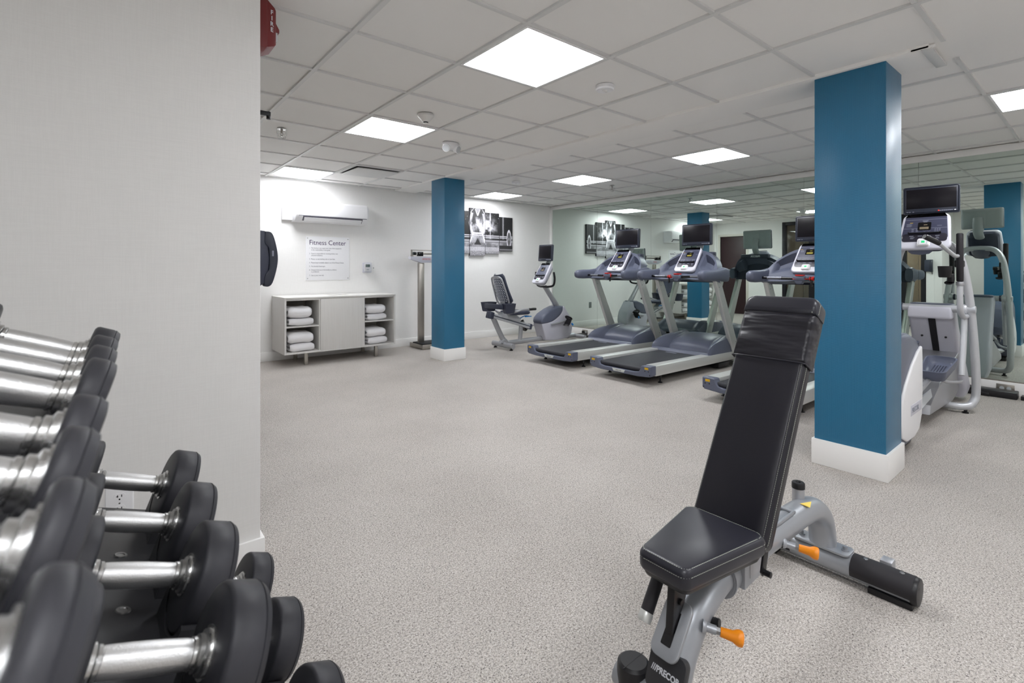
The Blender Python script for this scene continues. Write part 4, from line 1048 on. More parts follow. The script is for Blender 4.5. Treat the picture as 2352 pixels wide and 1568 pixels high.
# storage bins around the back of the seat
b = MB()
def bin_(s):
    o_ = [(4.33,0.30*s),(4.40,0.33*s),(4.50,0.32*s),(4.54,0.27*s),(4.54,0.18*s),(4.36,0.17*s)]
    o_ = orient(o_)
    b.loft([[(x*1.0+ (4.43-x)*q, y+(0.245*s-y)*q, z) for x, y in o_] for z, q in ((0.545,0.28),(0.56,0.20),(0.675,0.0),(0.682,-0.06),(0.683,0.0),(0.66,0.06),(0.57,0.22))])
bin_(1); bin_(-1)
b.box(4.335,4.36,-0.22,0.22,0.60,0.672,0.008)
b.build('storage_tray', 'slate_dark', bk, angle=50)
for s in (-1,1):
    b = MB(); b.tube([(4.52,s*0.10,0.52),(4.56,s*0.24,0.56),(4.66,s*0.265,0.585),(4.80,s*0.265,0.585)],0.016,10,smooth=4); hr_ = b.build('seat_handle', 'silver', bk)
    b = MB(); b.cyl((4.79,s*0.265,0.585),(4.93,s*0.265,0.585),0.019,14,bev=0.004); b.build('grip', 'black', hr_)
    b = MB(); b.box(4.81,4.91,s*0.265-0.009,s*0.265+0.009,0.600,0.6055,0.001); b.build('pulse_sensor', 'chrome', hr_)
# drive housing
grey = [(5.20,0.325),(5.245,0.20),(5.29,0.068),(5.42,0.048),(5.62,0.046),(5.78,0.062),(5.86,0.13),(5.885,0.22),(5.88,0.30),(5.845,0.40),(5.76,0.50),(5.70,0.575),(5.665,0.565),(5.635,0.47),(5.55,0.40),(5.42,0.345)]
b = MB(); b.prism(grey,-0.105,0.105,'y',0.018,3); b.build('drive_housing', 'lilac', bk, angle=50)
dome = [(5.205,0.328),(5.19,0.36),(5.20,0.41),(5.27,0.475),(5.42,0.545),(5.55,0.585),(5.675,0.585),(5.665,0.50),(5.60,0.43),(5.45,0.355),(5.32,0.325)]
b = MB(); b.prism(dome,-0.108,0.108,'y',0.030,4); b.build('housing_cover', 'slate', bk, angle=60)
b = MB(); b.tube([(5.66,0,0.54),(5.50,0,0.735),(5.36,0,0.90)],[0.050,0.042,0.038],14,ry=[0.042,0.036,0.034]); b.build('mast', 'silver', bk)
# cranks
for s, px_, pz in ((-1,5.70,0.345),(1,5.08,0.265)):
    b = MB(); b.tube([(5.39,s*0.118,0.305),(px_,s*0.130,pz)],0.012,8,ry=0.018); cr = b.build('crank', 'silver', bk)
    b = MB(); b.X = TM((px_,s*0.19,pz),(0,math.radians(-55 if s<0 else 60),0))
    layered(b, orient(rounded_poly([(-0.075,-0.055),(0.075,-0.045),(0.075,0.045),(-0.075,0.055)],0.03)), [(-0.018,0.01),(-0.010,0),(0.012,0),(0.016,0.008)])
    b.tube([(0.04,-0.055,0.0),(0.045,-0.045,0.045),(0.05,0,0.062),(0.045,0.045,0.045),(0.04,0.055,0.0)],0.006,6,ry=0.022,smooth=4)
    b.tube([(-0.07,-0.05,0),(-0.09,0,0.045),(-0.07,0.05,0)],0.008,6,ry=0.02,smooth=4)
    pd = b.build('pedal', 'black', cr)
    b = MB(); b.cyl((px_+0.01,s*0.25,pz-0.03),(px_+0.03,s*0.265,pz-0.06),0.014,12); b.build('strap_buckle', 'blueplastic', pd)
# console, handlebar and monitor
bz, Mc = console(bk, (5.195,0,0.955), math.atan2(0.20,0.30), 0.275, 0.37, lit=False, overlay='slate')
b = MB(); b.X = Mc; layered(b, rrect(0.23,0.34,0.05,cy=0.18), [(-0.10,0.05),(-0.085,0.01),(-0.045,-0.004),(-0.04,0.01)]); b.build('console_pod', 'lilac', bk, angle=50)
b = MB(); b.tube([(5.36,-0.205,1.13),(5.37,-0.215,1.02),(5.37,-0.185,0.925),(5.35,-0.10,0.90),(5.34,0,0.90),(5.35,0.10,0.90),(5.37,0.185,0.925),(5.37,0.215,1.02),(5.36,0.205,1.13)],0.0165,12,smooth=5); b.build('handlebar', 'black', bk)
monitor(bk, (5.395,0,1.432), 0.310, 0.262, tilt=0.08, stalk=[(5.40,0,1.24),(5.455,0,1.30),(5.46,0,1.38),(5.43,0,1.43)])

# ------------------------------------------------------------------ cross trainer
EY = 1.015
et = thing('cross_trainer', 'silver elliptical cross trainer with red-lit monitor right of the near blue column', 'elliptical trainer', (0, EY, 0))
S2 = 'silver_light'
# U-shaped front frame tube on each side, joined at the floor and arched to the console
for s in (-1,1):
    b = MB()
    hwid = 0.262
    b.tube([(5.46,s*0.02,0.052),(5.45,s*0.14,0.050),(5.475,s*0.225,0.055),(5.51,s*0.264,0.085),(5.54,s*0.280,0.17),(5.515,s*0.278,0.45),(5.465,s*0.258,0.86),(5.425,s*0.232,1.12),(5.39,s*0.205,1.27),(5.34,s*0.165,1.365),(5.30,s*0.10,1.415),(5.29,0,1.425)],0.029,16,smooth=6)
    b.build('side_tube', S2, et, angle=60)
    b = MB(); b.axis((5.475,s*0.225,0),(0,0,1),[(0,0.022),(0.01,0.022),(0.014,0.012),(0.035,0.012)],16); b.build('foot', 'black', et)
b = MB(); b.tube([(5.46,-0.29,0.855),(5.46,0.29,0.855)],0.030,16); b.build('pivot_axle', S2, et)
b = MB()
for s in (-1,1): b.tube([(5.46,s*0.185,0.855),(5.46,s*0.20,0.855)],0.0345,16); b.tube([(5.46,s*0.232,0.855),(5.46,s*0.238,0.855)],0.032,16)
b.build('axle_ring', 'slate_dark', et)
# leaning front tower
def ring4(x, z, wy, dx): return [(x+a, c, z) for a, c in rrect(dx, wy, 0.03, n=4)]
b = MB()
b.loft([ring4(5.99,0.045,0.30,0.22), ring4(5.97,0.12,0.345,0.24), ring4(5.86,0.30,0.335,0.22), ring4(5.72,0.52,0.315,0.19), ring4(5.60,0.70,0.31,0.17), ring4(5.535,0.82,0.31,0.16), ring4(5.52,0.875,0.30,0.15)])
tw = b.build('front_tower', 'lilac', et, angle=50)
b = MB(); b.loft([ring4(5.525,0.868,0.30,0.16), ring4(5.53,0.885,0.295,0.155), ring4(5.535,0.893,0.27,0.13)]); b.build('tower_cap', 'slate', tw, angle=50)
b = MB()
def tw_x(z): return 5.44+(0.82-z)*0.611
b.loft([[(5.452,y,z) for y,z in ()] ] ) if False else None
b.box(5.425,5.50,-0.150,0.150,0.765,0.872,0.02,3); b.build('tower_hood', 'pearl', tw, angle=50)
b = MB()
N = 8
b.loft([[(tw_x(z)-0.006, -0.030+0.0*z-0.010*(z-0.5), z),(tw_x(z)+0.03, -0.030, z),(tw_x(z)+0.03, 0.015, z),(tw_x(z)-0.006, 0.015, z)] for z in [0.765-0.30*k/N for k in range(N+1)]])
b.build('slot', 'black', tw)
b = MB()
for y in (-0.085,0.075): b.axis((tw_x(0.60)-0.004,y,0.60),(-1,0,0.6),[(0,0.009),(0.004,0.008)],12)
b.build('screw_holes', 'black', tw)
# ramp cover and rear housing
b = MB(); b.prism([(5.74,0.46),(5.34,0.36),(4.80,0.16),(4.78,0.09),(5.6,0.06),(5.86,0.12)],-0.13,0.13,'y',0.012); b.build('ramp_cover', 'silver', et)
b = MB(); b.prism([(5.68,0.475),(5.36,0.40),(5.34,0.375),(5.66,0.44)],-0.155,0.155,'y',0.006); b.build('ramp_shield', 'silver', et)
for s in (-1,1):
    b = MB(); b.tube([(4.35,s*0.085,0.14),(5.60,s*0.085,0.28)],0.028,4,ry=0.03,up=(0,0,1)); b.build('ramp_rail', S2, et)
b = MB(); b.prism([(4.30,0.055),(5.95,0.035),(5.95,0.10),(4.30,0.12)],-0.05,0.05,'y',0.005); b.build('base_beam', 'silver', et)
rh = [(3.72,0.20),(3.76,0.10),(3.88,0.045),(4.10,0.035),(4.25,0.06),(4.32,0.13),(4.345,0.28),(4.345,0.56),(4.335,0.66),(4.27,0.72),(4.10,0.765),(3.92,0.765),(3.78,0.69),(3.71,0.50)]
b = MB(); b.prism(rh,-0.155,0.155,'y',0.035,4); hs = b.build('rear_housing', 'slate', et, angle=60)
rp = [(3.80,0.22),(3.84,0.13),(3.95,0.085),(4.12,0.08),(4.25,0.11),(4.315,0.20),(4.335,0.35),(4.335,0.55),(4.325,0.66),(4.23,0.635),(4.08,0.56),(3.92,0.45),(3.82,0.34)]
for s in (-1,1):
    b = MB(); b.prism(rp, *((-0.172,-0.150) if s < 0 else (0.150,0.172)),'y',0.012,3); sp_ = b.build('side_disc', 'white', hs, angle=50)
    if s < 0:
        b = MB(); b.box(4.02,4.29,-0.1735,-0.171,0.235,0.305,0.006); lp = b.build('name_plate', 'pearl', sp_)
        text('lettering', 'PRECOR', 0.045, 'printgrey', lp, (4.04,-0.1738,0.254), (PI/2,0,0), extrude=0.0006, bold=0.001)
b = MB(); b.box(3.86,4.28,-0.12,0.12,0.0,0.05,0.01); b.build('rear_foot', 'black', et)
# pedals with links
for s, px_, pz in ((-1,4.93,0.425),(1,5.22,0.50)):
    b = MB(); b.X = TM((px_,s*0.145,pz),(0,math.radians(-11),0))
    o_ = orient(rounded_poly([(-0.20,-0.075),(0.18,-0.095),(0.18,0.095),(-0.20,0.075)],0.05))
    b.loft([[(x,y,z) for x,y in inset_outline(o_,d)] for z,d in ((-0.040,0.024),(-0.034,0.012),(0.0,0.003),(0.040,-0.004),(0.041,0.006),(0.0,0.014),(-0.012,0.026),(-0.013,0.05))])
    pd = b.build('pedal', 'slate', et, angle=50)
    b = MB(); b.X = TM((px_,s*0.145,pz),(0,math.radians(-11),0))
    for k in range(5): b.box(-0.10,0.10,-0.035+0.0165*k,-0.030+0.0165*k,-0.013,-0.009,0.001)
    b.build('tread_ribs', 'slate_dark', pd)
    b = MB(); b.tube([(4.36,s*0.12,0.30),(px_,s*0.12,pz-0.05),(5.10,s*0.12,pz-0.09)],0.018,10); b.tube([(px_+0.10,s*0.10,pz-0.07),(5.14,s*0.15,pz-0.13),(5.25,s*0.215,pz-0.14),(5.33,s*0.222,pz-0.14)],0.012,10,smooth=3); b.build('pedal_arm', 'silver', et)
    b = MB(); b.cyl((5.06,s*0.09,pz-0.075),(5.06,s*0.15,pz-0.075),0.026,14); b.build('joint', 'slate_dark', et)
# swing arms
for s, lean in ((-1,0.0),(1,0.12)):
    b = MB(); b.tube([(5.33,s*0.222,0.33),(5.40,s*0.222,0.55),(5.455,s*0.222,0.80),(5.46,s*0.222,0.86)],0.021,12,smooth=3); b.build('lower_link', S2, et)
    b = MB(); b.cyl((5.46,s*0.205,0.855),(5.46,s*0.240,0.855),0.044,18,bev=0.008); b.build('pivot_hub', S2, et)
    b = MB(); b.tube([(5.455,s*0.235,0.80),(5.38+lean,s*0.225,0.80),(5.31+lean,s*0.218,0.85),(5.295+lean,s*0.218,0.95),(5.295+lean*1.2,s*0.218,1.08)],0.020,14,smooth=5); ar = b.build('swing_arm', S2, et, angle=60)
    b = MB(); b.cyl((5.295+lean*1.2,s*0.218,1.055),(5.295+lean*1.2,s*0.218,1.085),0.0255,18,bev=0.003); b.build('collar', 'silver', ar)
    b = MB(); b.cyl((5.295+lean*1.2,s*0.218,1.085),(5.285+lean*1.7,s*0.218,1.475),0.0225,18,bev=0.010); b.build('grip', 'grip', ar)
# stationary handles
for s in (-1,1):
    b = MB(); b.tube([(5.36,s*0.205,1.30),(5.20,s*0.205,1.29),(5.08,s*0.19,1.32),(4.98,s*0.155,1.375),(4.93,s*0.125,1.405)],0.015,12,smooth=5); fh = b.build('fixed_handle', S2, et, angle=60)
    b = MB(); b.tube([(4.965,s*0.148,1.385),(4.87,s*0.075,1.438)],0.0185,14); b.build('grip', 'black', fh)
    b = MB(); b.tube([(4.95,s*0.136,1.398),(4.885,s*0.087,1.434)],0.0190,14,ry=0.012); b.build('pulse_sensor', 'chrome', fh)
# cup holder
b = MB()
cc = (5.18,-0.145,1.165)
b.loft([[(cc[0]+r*math.cos(2*PI*k/24)*1.0, cc[1]+r*math.sin(2*PI*k/24), cc[2]+z) for k in range(24)] for z, r in ((-0.045,0.036),(-0.04,0.040),(0.045,0.046),(0.046,0.040),(-0.035,0.035),(-0.036,0.0001))])
b.box(5.20,5.38,-0.16,-0.12,1.17,1.205,0.008); b.box(5.22,5.28,-0.19,-0.15,1.08,1.15,0.01); b.build('cup_holder', 'black', et, angle=50)
b = MB(); b.axis((5.25,-0.16,1.075),(-0.5,0,1),[(0,0.030),(0.004,0.032),(0.006,0.030)],20); b.build('holder_ring', 'black', et)
b = MB(); b.box(5.33,5.42,-0.235,-0.175,1.20,1.26,0.012); b.build('bracket', 'black', et)
bz, Mc = console(et, (5.09,-0.025,1.345), math.atan2(0.12,0.28), 0.345, 0.318, lit=False)
b = MB(); b.X = Mc; layered(b, rrect(0.27,0.30,0.05,cy=0.16), [(-0.10,0.05),(-0.085,0.01),(-0.045,-0.004),(-0.04,0.01)]); b.build('console_pod', 'slate_dark', et, angle=50)
b = MB(); b.tube([(5.12,0,1.33),(5.20,0,1.36),(5.30,0,1.42)],0.03,8,ry=0.08); b.build('console_neck', 'slate', et)
monitor(et, (5.35,-0.028,1.765), 0.365, 0.232, tilt=0.04, yaw=0.10, led=True, stalk=[(5.28,0,1.55),(5.38,0,1.60),(5.41,0,1.70),(5.39,0,1.77)])
# ------------------------------------------------------------------ towel cabinet
CX0, CX1, CF, CB = 1.628, 3.062, 6.285, YA-0.016
cb = thing('towel_cabinet', 'pale grey wood cabinet on metal legs with sliding door and open towel shelves', 'cabinet', ((CX0+CX1)/2, (CF+CB)/2, 0))
ox, oy = (CX0+CX1)/2, (CF+CB)/2
W2 = (CX1-CX0)/2; D2 = (CB-CF)/2; Z0, Z1 = 0.150, 0.838
TKN = 0.022
def cbox(*a, **k):
    b = MB(); b.box(*a, k.get('bev', 0.0015)); return b
b = MB()
b.box(-W2, -W2+TKN, -D2, D2, Z0, Z1-0.018, 0.0015); b.box(W2-TKN, W2, -D2, D2, Z0, Z1-0.018, 0.0015)
b.box(-W2+TKN, W2-TKN, -D2, D2, Z0, Z0+TKN, 0.0015)
b.box(-W2+TKN, W2-TKN, -D2+0.012, D2, Z1-0.040, Z1-0.019, 0.001)
xl, xr = 2.055-ox, 2.612-ox
b.box(xl-0.018, xl, -D2+0.014, D2-0.01, Z0+TKN, Z1-0.04, 0.001); b.box(xr, xr+0.018, -D2+0.014, D2-0.01, Z0+TKN, Z1-0.04, 0.001)
b.build('body', 'laminate', cb)
MB().box(-W2+TKN, W2-TKN, D2-0.01, D2, Z0+TKN, Z1-0.04).build('back_panel', 'cab_inside', cb)
# top with grommet tray
b = MB(); gx0, gx1 = 2.25-ox, 2.50-ox
b.box(-W2-0.003, gx0, -D2-0.004, D2, Z1-0.018, Z1, 0.001); b.box(gx1, W2+0.003, -D2-0.004, D2, Z1-0.018, Z1, 0.001)
b.box(gx0, gx1, -D2-0.004, -0.09, Z1-0.018, Z1, 0.001); b.box(gx0, gx1, 0.07, D2, Z1-0.018, Z1, 0.001)
tp = b.build('top', 'laminate_top', cb)
b = MB(); b.box(gx0,gx1,-0.09,0.07,Z1-0.018,Z1-0.016); b.build('drop_slot', 'nickel', tp)
MB().box(xl-0.004, xr+0.004, -D2-0.002, -D2+0.012, Z0+0.014, Z1-0.030, 0.0015).build('sliding_door', 'laminate', cb)
for x0, x1, zz in ((-W2+TKN, xl-0.018, 0.487), (xr+0.018, W2-TKN, 0.493)):
    MB().box(x0, x1, -D2+0.016, D2-0.012, zz-0.018, zz, 0.001).build('shelf', 'laminate', cb)
for x in (1.89-ox, 2.80-ox):
    for y in (-D2+0.05, D2-0.09):
        b = MB(); b.box(x-0.02, x+0.02, y-0.02, y+0.02, 0.006, Z0, 0.002); b.box(x-0.016,x+0.016,y-0.016,y+0.016,0.0,0.007); b.build('leg', 'nickel', cb)
# folded towels
def towel(loc, w_, d_, h_, label, seed, rz=0.0):
    random.seed(seed)
    b = MB()
    n = 2
    lay = h_/n
    # one continuous folded sheet in section (y,z), swept along x with wobble
    pts = []
    segn = 10
    for i in range(n):
        z = lay*(i+0.5); 
        ys = [(-d_/2+d_*k/segn) for k in range(segn+1)]
        if not i % 2: ys = ys[::-1]
        for y in ys: pts.append((y, z))
        if i < n-1:
            s = -1 if i % 2 == 0 else 1
            for k in range(1,4):
                a = -PI/2+PI*k/4; pts.append((s*(d_/2+lay*0.5*math.cos(a)), z+lay*0.5+lay*0.5*math.sin(a)))
    th = lay*0.50
    NX = 16
    rings = []
    ph = random.uniform(0,6)
    for i in range(NX+1):
        x = -w_/2+w_*i/NX
        edge = min(1, min(i, NX-i)/2.0*0.6+0.42)
        nrm = []
        L = []; R = []
        for j, (y, z) in enumerate(pts):
            a = pts[max(0,j-1)]; c = pts[min(len(pts)-1,j+1)]
            t = Vector((c[0]-a[0], c[1]-a[1])).normalized(); m_ = Vector((-t.y, t.x))
            wob = 0.0035*math.sin(7*x/w_+ph+y*25)+0.003*noise.noise(Vector((x*18+seed, y*18, z*30)))
            hh = th*edge
            L.append((x, y+m_.x*hh+wob*0.6, z+m_.y*hh+wob)); R.append((x, y-m_.x*hh+wob*0.6, z-m_.y*hh+wob))
        rings.append(L+R[::-1])
    b.loft(rings)
    zmin = min(v.co.z for v in b.bm.verts)
    for v in b.bm.verts: v.co.z -= zmin
    o = b.build('folded_towel', 'towel', None, loc, (0,0,rz), angle=70)
    tag(o, label, 'towel', 'white folded towels in the cabinet'); return o
zs = {'ul': 0.487, 'll': Z0+TKN, 'ur': 0.493, 'lr': Z0+TKN}
T = [
 ('left half, upper shelf, bottom towel', 1.825, 'ul', 0, 0.29, 0.085),
 ('left half, upper shelf, top towel', 1.815, 'ul', 1, 0.27, 0.13),
 ('left half, lower shelf, bottom towel', 1.835, 'll', 0, 0.285, 0.095),
 ('left half, lower shelf, top towel', 1.825, 'll', 1, 0.29, 0.12),
 ('right half, upper shelf, bottom towel', 2.80, 'ur', 0, 0.27, 0.08),
 ('right half, upper shelf, top towel', 2.79, 'ur', 1, 0.265, 0.11),
 ('right half, lower shelf, bottom towel', 2.81, 'lr', 0, 0.27, 0.09),
 ('right half, lower shelf, top towel', 2.795, 'lr', 1, 0.26, 0.11)]
hz = {}
for i, (lb, x, k, lev, w_, h_) in enumerate(T):
    z = zs[k] + hz.get(k, 0) + 0.001
    o = towel((x, 6.455, z), w_, 0.25, h_, 'white folded towel in the cabinet, '+lb, i+3, 0.03*((-1)**i))
    hh = max(v.co.z for v in o.data.vertices); hz[k] = hz.get(k,0)+hh
# ------------------------------------------------------------------ air conditioner
ac = thing('air_conditioner', 'white wall-mounted split air conditioner above the sign', 'air conditioner', (2.36, YA, 1.80))
pr = [(0,0.0),(-0.10,0.0),(-0.155,0.018),(-0.205,0.075),(-0.213,0.11),(-0.213,0.20),(-0.205,0.245),(-0.18,0.268),(-0.12,0.275),(0,0.272)]
def acx(prof, x0, x1, e=0.02):
    rings = []
    for x, q in ((x0,e),(x0+0.006,e*0.35),(x0+0.025,0),(x1-0.025,0),(x1-0.006,e*0.35),(x1,e)):
        rings.append([(x, min(0.0,y+q) if y < 0 else y, z+(q if z < 0.13 and y < 0 else (-q if y < 0 else 0))) for y, z in prof])
    return rings
b = MB(); b.loft(acx(pr, -0.49, 0.49)); body = b.build('body', 'white', ac, angle=40)
fp = [(-0.15,0.085),(-0.212,0.082),(-0.2175,0.11),(-0.2175,0.20),(-0.209,0.248),(-0.18,0.272),(-0.15,0.272)]
b = MB(); b.loft([[(x,y,z) for y, z in fp] for x in (-0.462,-0.46,0.46,0.462)]); b.build('front_panel', 'white', body, angle=30)
b = MB(); b.box(-0.455,0.455,-0.211,-0.19,0.0745,0.081); b.build('panel_gap', 'inkgrey', body)
b = MB(); b.prism([(-0.206,0.072),(-0.155,0.014),(-0.145,0.02),(-0.195,0.075)],-0.40,0.40,'x',0.001); b.build('air_outlet', 'inkgrey', body)
b = MB(); b.prism([(-0.196,0.058),(-0.163,0.016),(-0.158,0.018),(-0.190,0.060)],-0.385,0.385,'x',0.001); b.X = TM((0,-0.003,-0.002)); b.build('louvre', 'white', body, loc=(0,-0.012,-0.004))
b = MB(); b.box(-0.615,-0.49,-0.052,0,0.022,0.285,0.003); b.build('pipe_cover', 'white', ac)
# ------------------------------------------------------------------ rules sign
sg = thing('wall_sign', 'white square Fitness Center rules sign above the towel cabinet', 'sign', (2.348, YA, 1.325))
MB().box(-0.299, 0.299, -0.006, 0, -0.297, 0.297, 0.001).build('board', 'white', sg)
b = MB()
for x in (-0.275,0.275):
    for z in (-0.272,0.272): b.axis((x,-0.006,z),(0,-1,0),[(0,0.006),(0.003,0.005)],12)
b.build('screw', 'screwm', sg)
RX = (PI/2,0,0)
text('title', 'Fitness Center', 0.092, 'ink', sg, (-0.256,-0.0066,0.185), RX, extrude=0.0004, sx=0.915)
lines = ['1.  This facility is not supervised. Use of the equipment','     is the responsibility of the guest.','','2.  Guest is responsible for knowing his/her own','     physical limitations.','','3.  Please, no wet bathing suits or bare feet.','','4.  Please keep breakable objects out of the Fitness Center.','','5.  No alcoholic beverages.','','6.  Unsupervised use of this facility by children','     is prohibited.','','7.  Use at your own risk.']
zz = 0.132
for s_ in lines:
    if s_ == '': zz -= 0.0235; continue
    text('rule_line', s_, 0.0245, 'inkgrey', sg, (-0.254,-0.0066,zz), RX, extrude=0.0003, sx=0.80); zz -= 0.0255
# thermostat
th = thing('thermostat', 'white wall thermostat in a clear guard beside the sign', 'thermostat', (2.905, YA, 1.20))
MB().box(-0.068, 0.068, -0.006, 0, -0.072, 0.072, 0.004).build('back_plate', 'pearl', th)
MB().box(-0.045, 0.045, -0.034, -0.006, -0.055, 0.060, 0.005).build('case', 'white', th)
MB().box(-0.034, 0.034, -0.0352, -0.033, 0.008, 0.048, 0.001).build('display', mat('lcd_green_grey', (96,112,108), 0.3), th)
MB().box(-0.018, 0.018, -0.0352, -0.033, -0.032, -0.026).build('marking', 'printgrey', th)
b = MB(); b.box(-0.08,0.08,-0.058,-0.056,-0.085,0.085,0.0005); b.build('clear_guard', 'guard', th)
b = MB(); b.cyl((0.084,-0.03,-0.005),(0.092,-0.03,-0.005),0.008,12); b.build('guard_lock', 'screwm', th)
# ------------------------------------------------------------------ physician scale
ps = thing('physician_scale', 'upright mechanical beam scale with steel post behind the far blue column', 'scale', (3.72, 6.55, 0))
MB().box(-0.175, 0.175, -0.15, 0.25, 0.004, 0.070, 0.006).build('base', 'steel', ps)
MB().box(-0.170, 0.170, -0.145, 0.16, 0.070, 0.084, 0.004).build('platform', 'mat_black', ps)
b = MB(); b.box(-0.135,-0.045,0.03,0.075,0.07,1.27,0.003); po = b.build('post', 'steel', ps)
b = MB()
for z in (0.15,0.62,0.95): b.axis((-0.07,0.0295,z),(0,-1,0),[(0,0.005),(0.002,0.004)],8)
b.build('rivets', 'screwm', po)
b = MB(); b.prism([(-0.29,1.365),(0.29,1.365),(0.29,1.335),(0.10,1.275),(-0.12,1.275),(-0.29,1.325)],-0.01,0.07,'y',0.003); hd = b.build('head', 'pearl', ps)
text('lettering', 'DETECTO', 0.034, 'red', hd, (-0.10,-0.0108,1.315), RX, extrude=0.0004, sx=0.9)
b = MB(); b.box(-0.27,0.27,0.0,0.03,1.452,1.464,0.001); b.box(-0.27,-0.255,0.0,0.03,1.385,1.464,0.001); b.box(-0.25,0.27,0.01,0.02,1.395,1.425,0.001); b.box(0.255,0.27,0.0,0.03,1.385,1.464,0.001); b.box(-0.27,-0.24,0.0,0.04,1.36,1.39,0.001); bm2 = b.build('beam', 'steel', hd)
b = MB()
for k in range(24): b.box(-0.10+k*0.014,-0.096+k*0.014,0.0085,0.0105,1.40,1.412)
b.build('graduations', 'inkgrey', bm2)
b = MB(); b.box(-0.165,-0.085,-0.015,0.045,1.37,1.432,0.004); b.box(-0.238,-0.20,-0.008,0.038,1.385,1.432,0.004); b.build('poise_weight', 'black_gloss', bm2)
# ------------------------------------------------------------------ canvas art, five panels of one photograph
def art_value(X, Z):
    """grey value of the picture at wall position; X 0..1.56, Z 0..0.81 from the lowest edge"""
    n1 = noise.fractal(Vector((X*7, Z*7, 0.3)), 1.0, 2.0, 4); n2 = noise.noise(Vector((X*60, Z*60, 2)))
    v = 0.055+0.03*n2
    for px_, w_ in ((0.30,0.018),(0.44,0.02),(1.05,0.014),(1.33,0.014),(0.15,0.012)):   # gym posts
        if abs(X-px_) < w_ and Z > 0.30: v = 0.42+0.1*n2
    if Z > 0.55 and n2 > 0.62: v = 0.6
    if Z < 0.30: v = 0.10+0.25*max(0,1-abs(Z-0.24)/0.05)
    if 0.16 < Z < 0.23: v = 0.30+0.35*max(0,n1+0.3)
    # chalk cloud
    dx, dz = (X-0.98)/0.26, (Z-0.50)/0.24
    cl = max(0, 1-(dx*dx+dz*dz)); v += cl*max(0, n1*1.25+0.35)*0.85
    # rack rails
    if abs(Z-0.318) < 0.008 and X > 0.2: v = 0.62
    if abs(Z-0.26) < 0.009: v = 0.58
    # kneeling athlete seen from the chest down: dark shirt with a bright rim, pale shorts, knees apart
    cxp = 0.785
    d = abs(X-cxp); sd = 1 if X > cxp else -1
    rag = 0.012*noise.noise(Vector((X*30, Z*30, 5)))
    if 0.33 < Z < 0.81:
        hw = 0.118+0.10*max(0,(Z-0.42)) + rag
        if Z > 0.70: hw = (0.118+0.028)*math.sqrt(max(0,1-((Z-0.70)/0.115)**2)) + rag
        if d < hw:
            e = d/max(hw,1e-3); v = 0.10+0.12*max(0,n1)
            if e > 0.90: v = 0.62
            vn = abs(abs(X-cxp)-(Z-0.68)*0.42)
            if 0.68 < Z < 0.79 and vn < 0.010: v = 0.80
            if Z > 0.735 and d < (Z-0.68)*0.42: v = 0.36
        # arms hanging from the shoulders to the thighs
        ax = 0.158-0.05*abs(Z-0.55)/0.2; aw = 0.030
        if 0.36 < Z < 0.72 and abs(d-ax) < aw: v = 0.30+0.55*(1-abs(d-ax)/aw)*(0.6+n1)
    cl2 = max(0, 1-((X-cxp-0.06)/0.20)**2-((Z-0.50)/0.20)**2)
    v += cl2*max(0,n1*1.3+0.42)*0.85
    if 0.19 < Z < 0.40:
        hw = 0.105+0.36*(0.40-Z) + rag
        gap = max(0,(0.29-Z))*0.75
        if gap < d < hw:
            f = math.sin((X-cxp)*sd*190+Z*120+n1*9)
            v = 0.55+0.16*f*max(0.2,abs(n1)*2)+0.3*n1
            if d > hw-0.022: v = 0.86
            if Z < 0.225: v *= 0.75
        elif d <= gap: v = 0.10
        if abs(Z-0.385) < 0.008 and d < 0.11: v = 0.85
    # barbell
    if abs(Z-0.345) < 0.009: v = 0.72 if Z > 0.342 else 0.3
    # plate at the right and left
    for pc in (1.465, 0.10):
        q = math.hypot((X-pc)/0.052, (Z-0.305)/0.165)
        if q < 1: v = 0.25
        if 0.72 < q < 1: v = 0.78
        if q < 0.16: v = 0.6
    # chalked bench pad in front
    if Z < 0.155: v = 0.60+0.14*n2+0.08*n1
    if Z < 0.085: v = 0.42+0.25*n2+0.1*(Z/0.085)
    if X > 1.255 or X < 0.305:
        if Z < 0.19: v = 0.10+0.35*max(0,1-abs(Z-0.115)/0.02)
    return max(0.02, min(0.93, v))
cam_ = bpy.data.materials.new('canvas_print'); cam_.use_nodes = True
_t, _n, _l, _b = nt(cam_); _a = _n.new('ShaderNodeVertexColor'); _a.layer_name = 'Col'; _l.new(_a.outputs['Color'], _b.inputs['Base Color']); _b.inputs['Roughness'].default_value = 0.6
M['canvas_print'] = cam_; M['canvas_edge'] = mat('canvas_edge', (70,64,74), 0.7)
PX0 = 4.060
panels = [(4.060,4.362,1.490,2.085,'leftmost, mostly hidden by the far blue column'),(4.372,4.672,1.440,2.145,'second from left, half behind the far blue column'),(4.684,4.998,1.402,2.203,'tallest, showing the kneeling athlete'),(5.006,5.302,1.440,2.145,'second from right, with chalk cloud'),(5.311,5.606,1.490,2.088,'rightmost, with the barbell plate')]
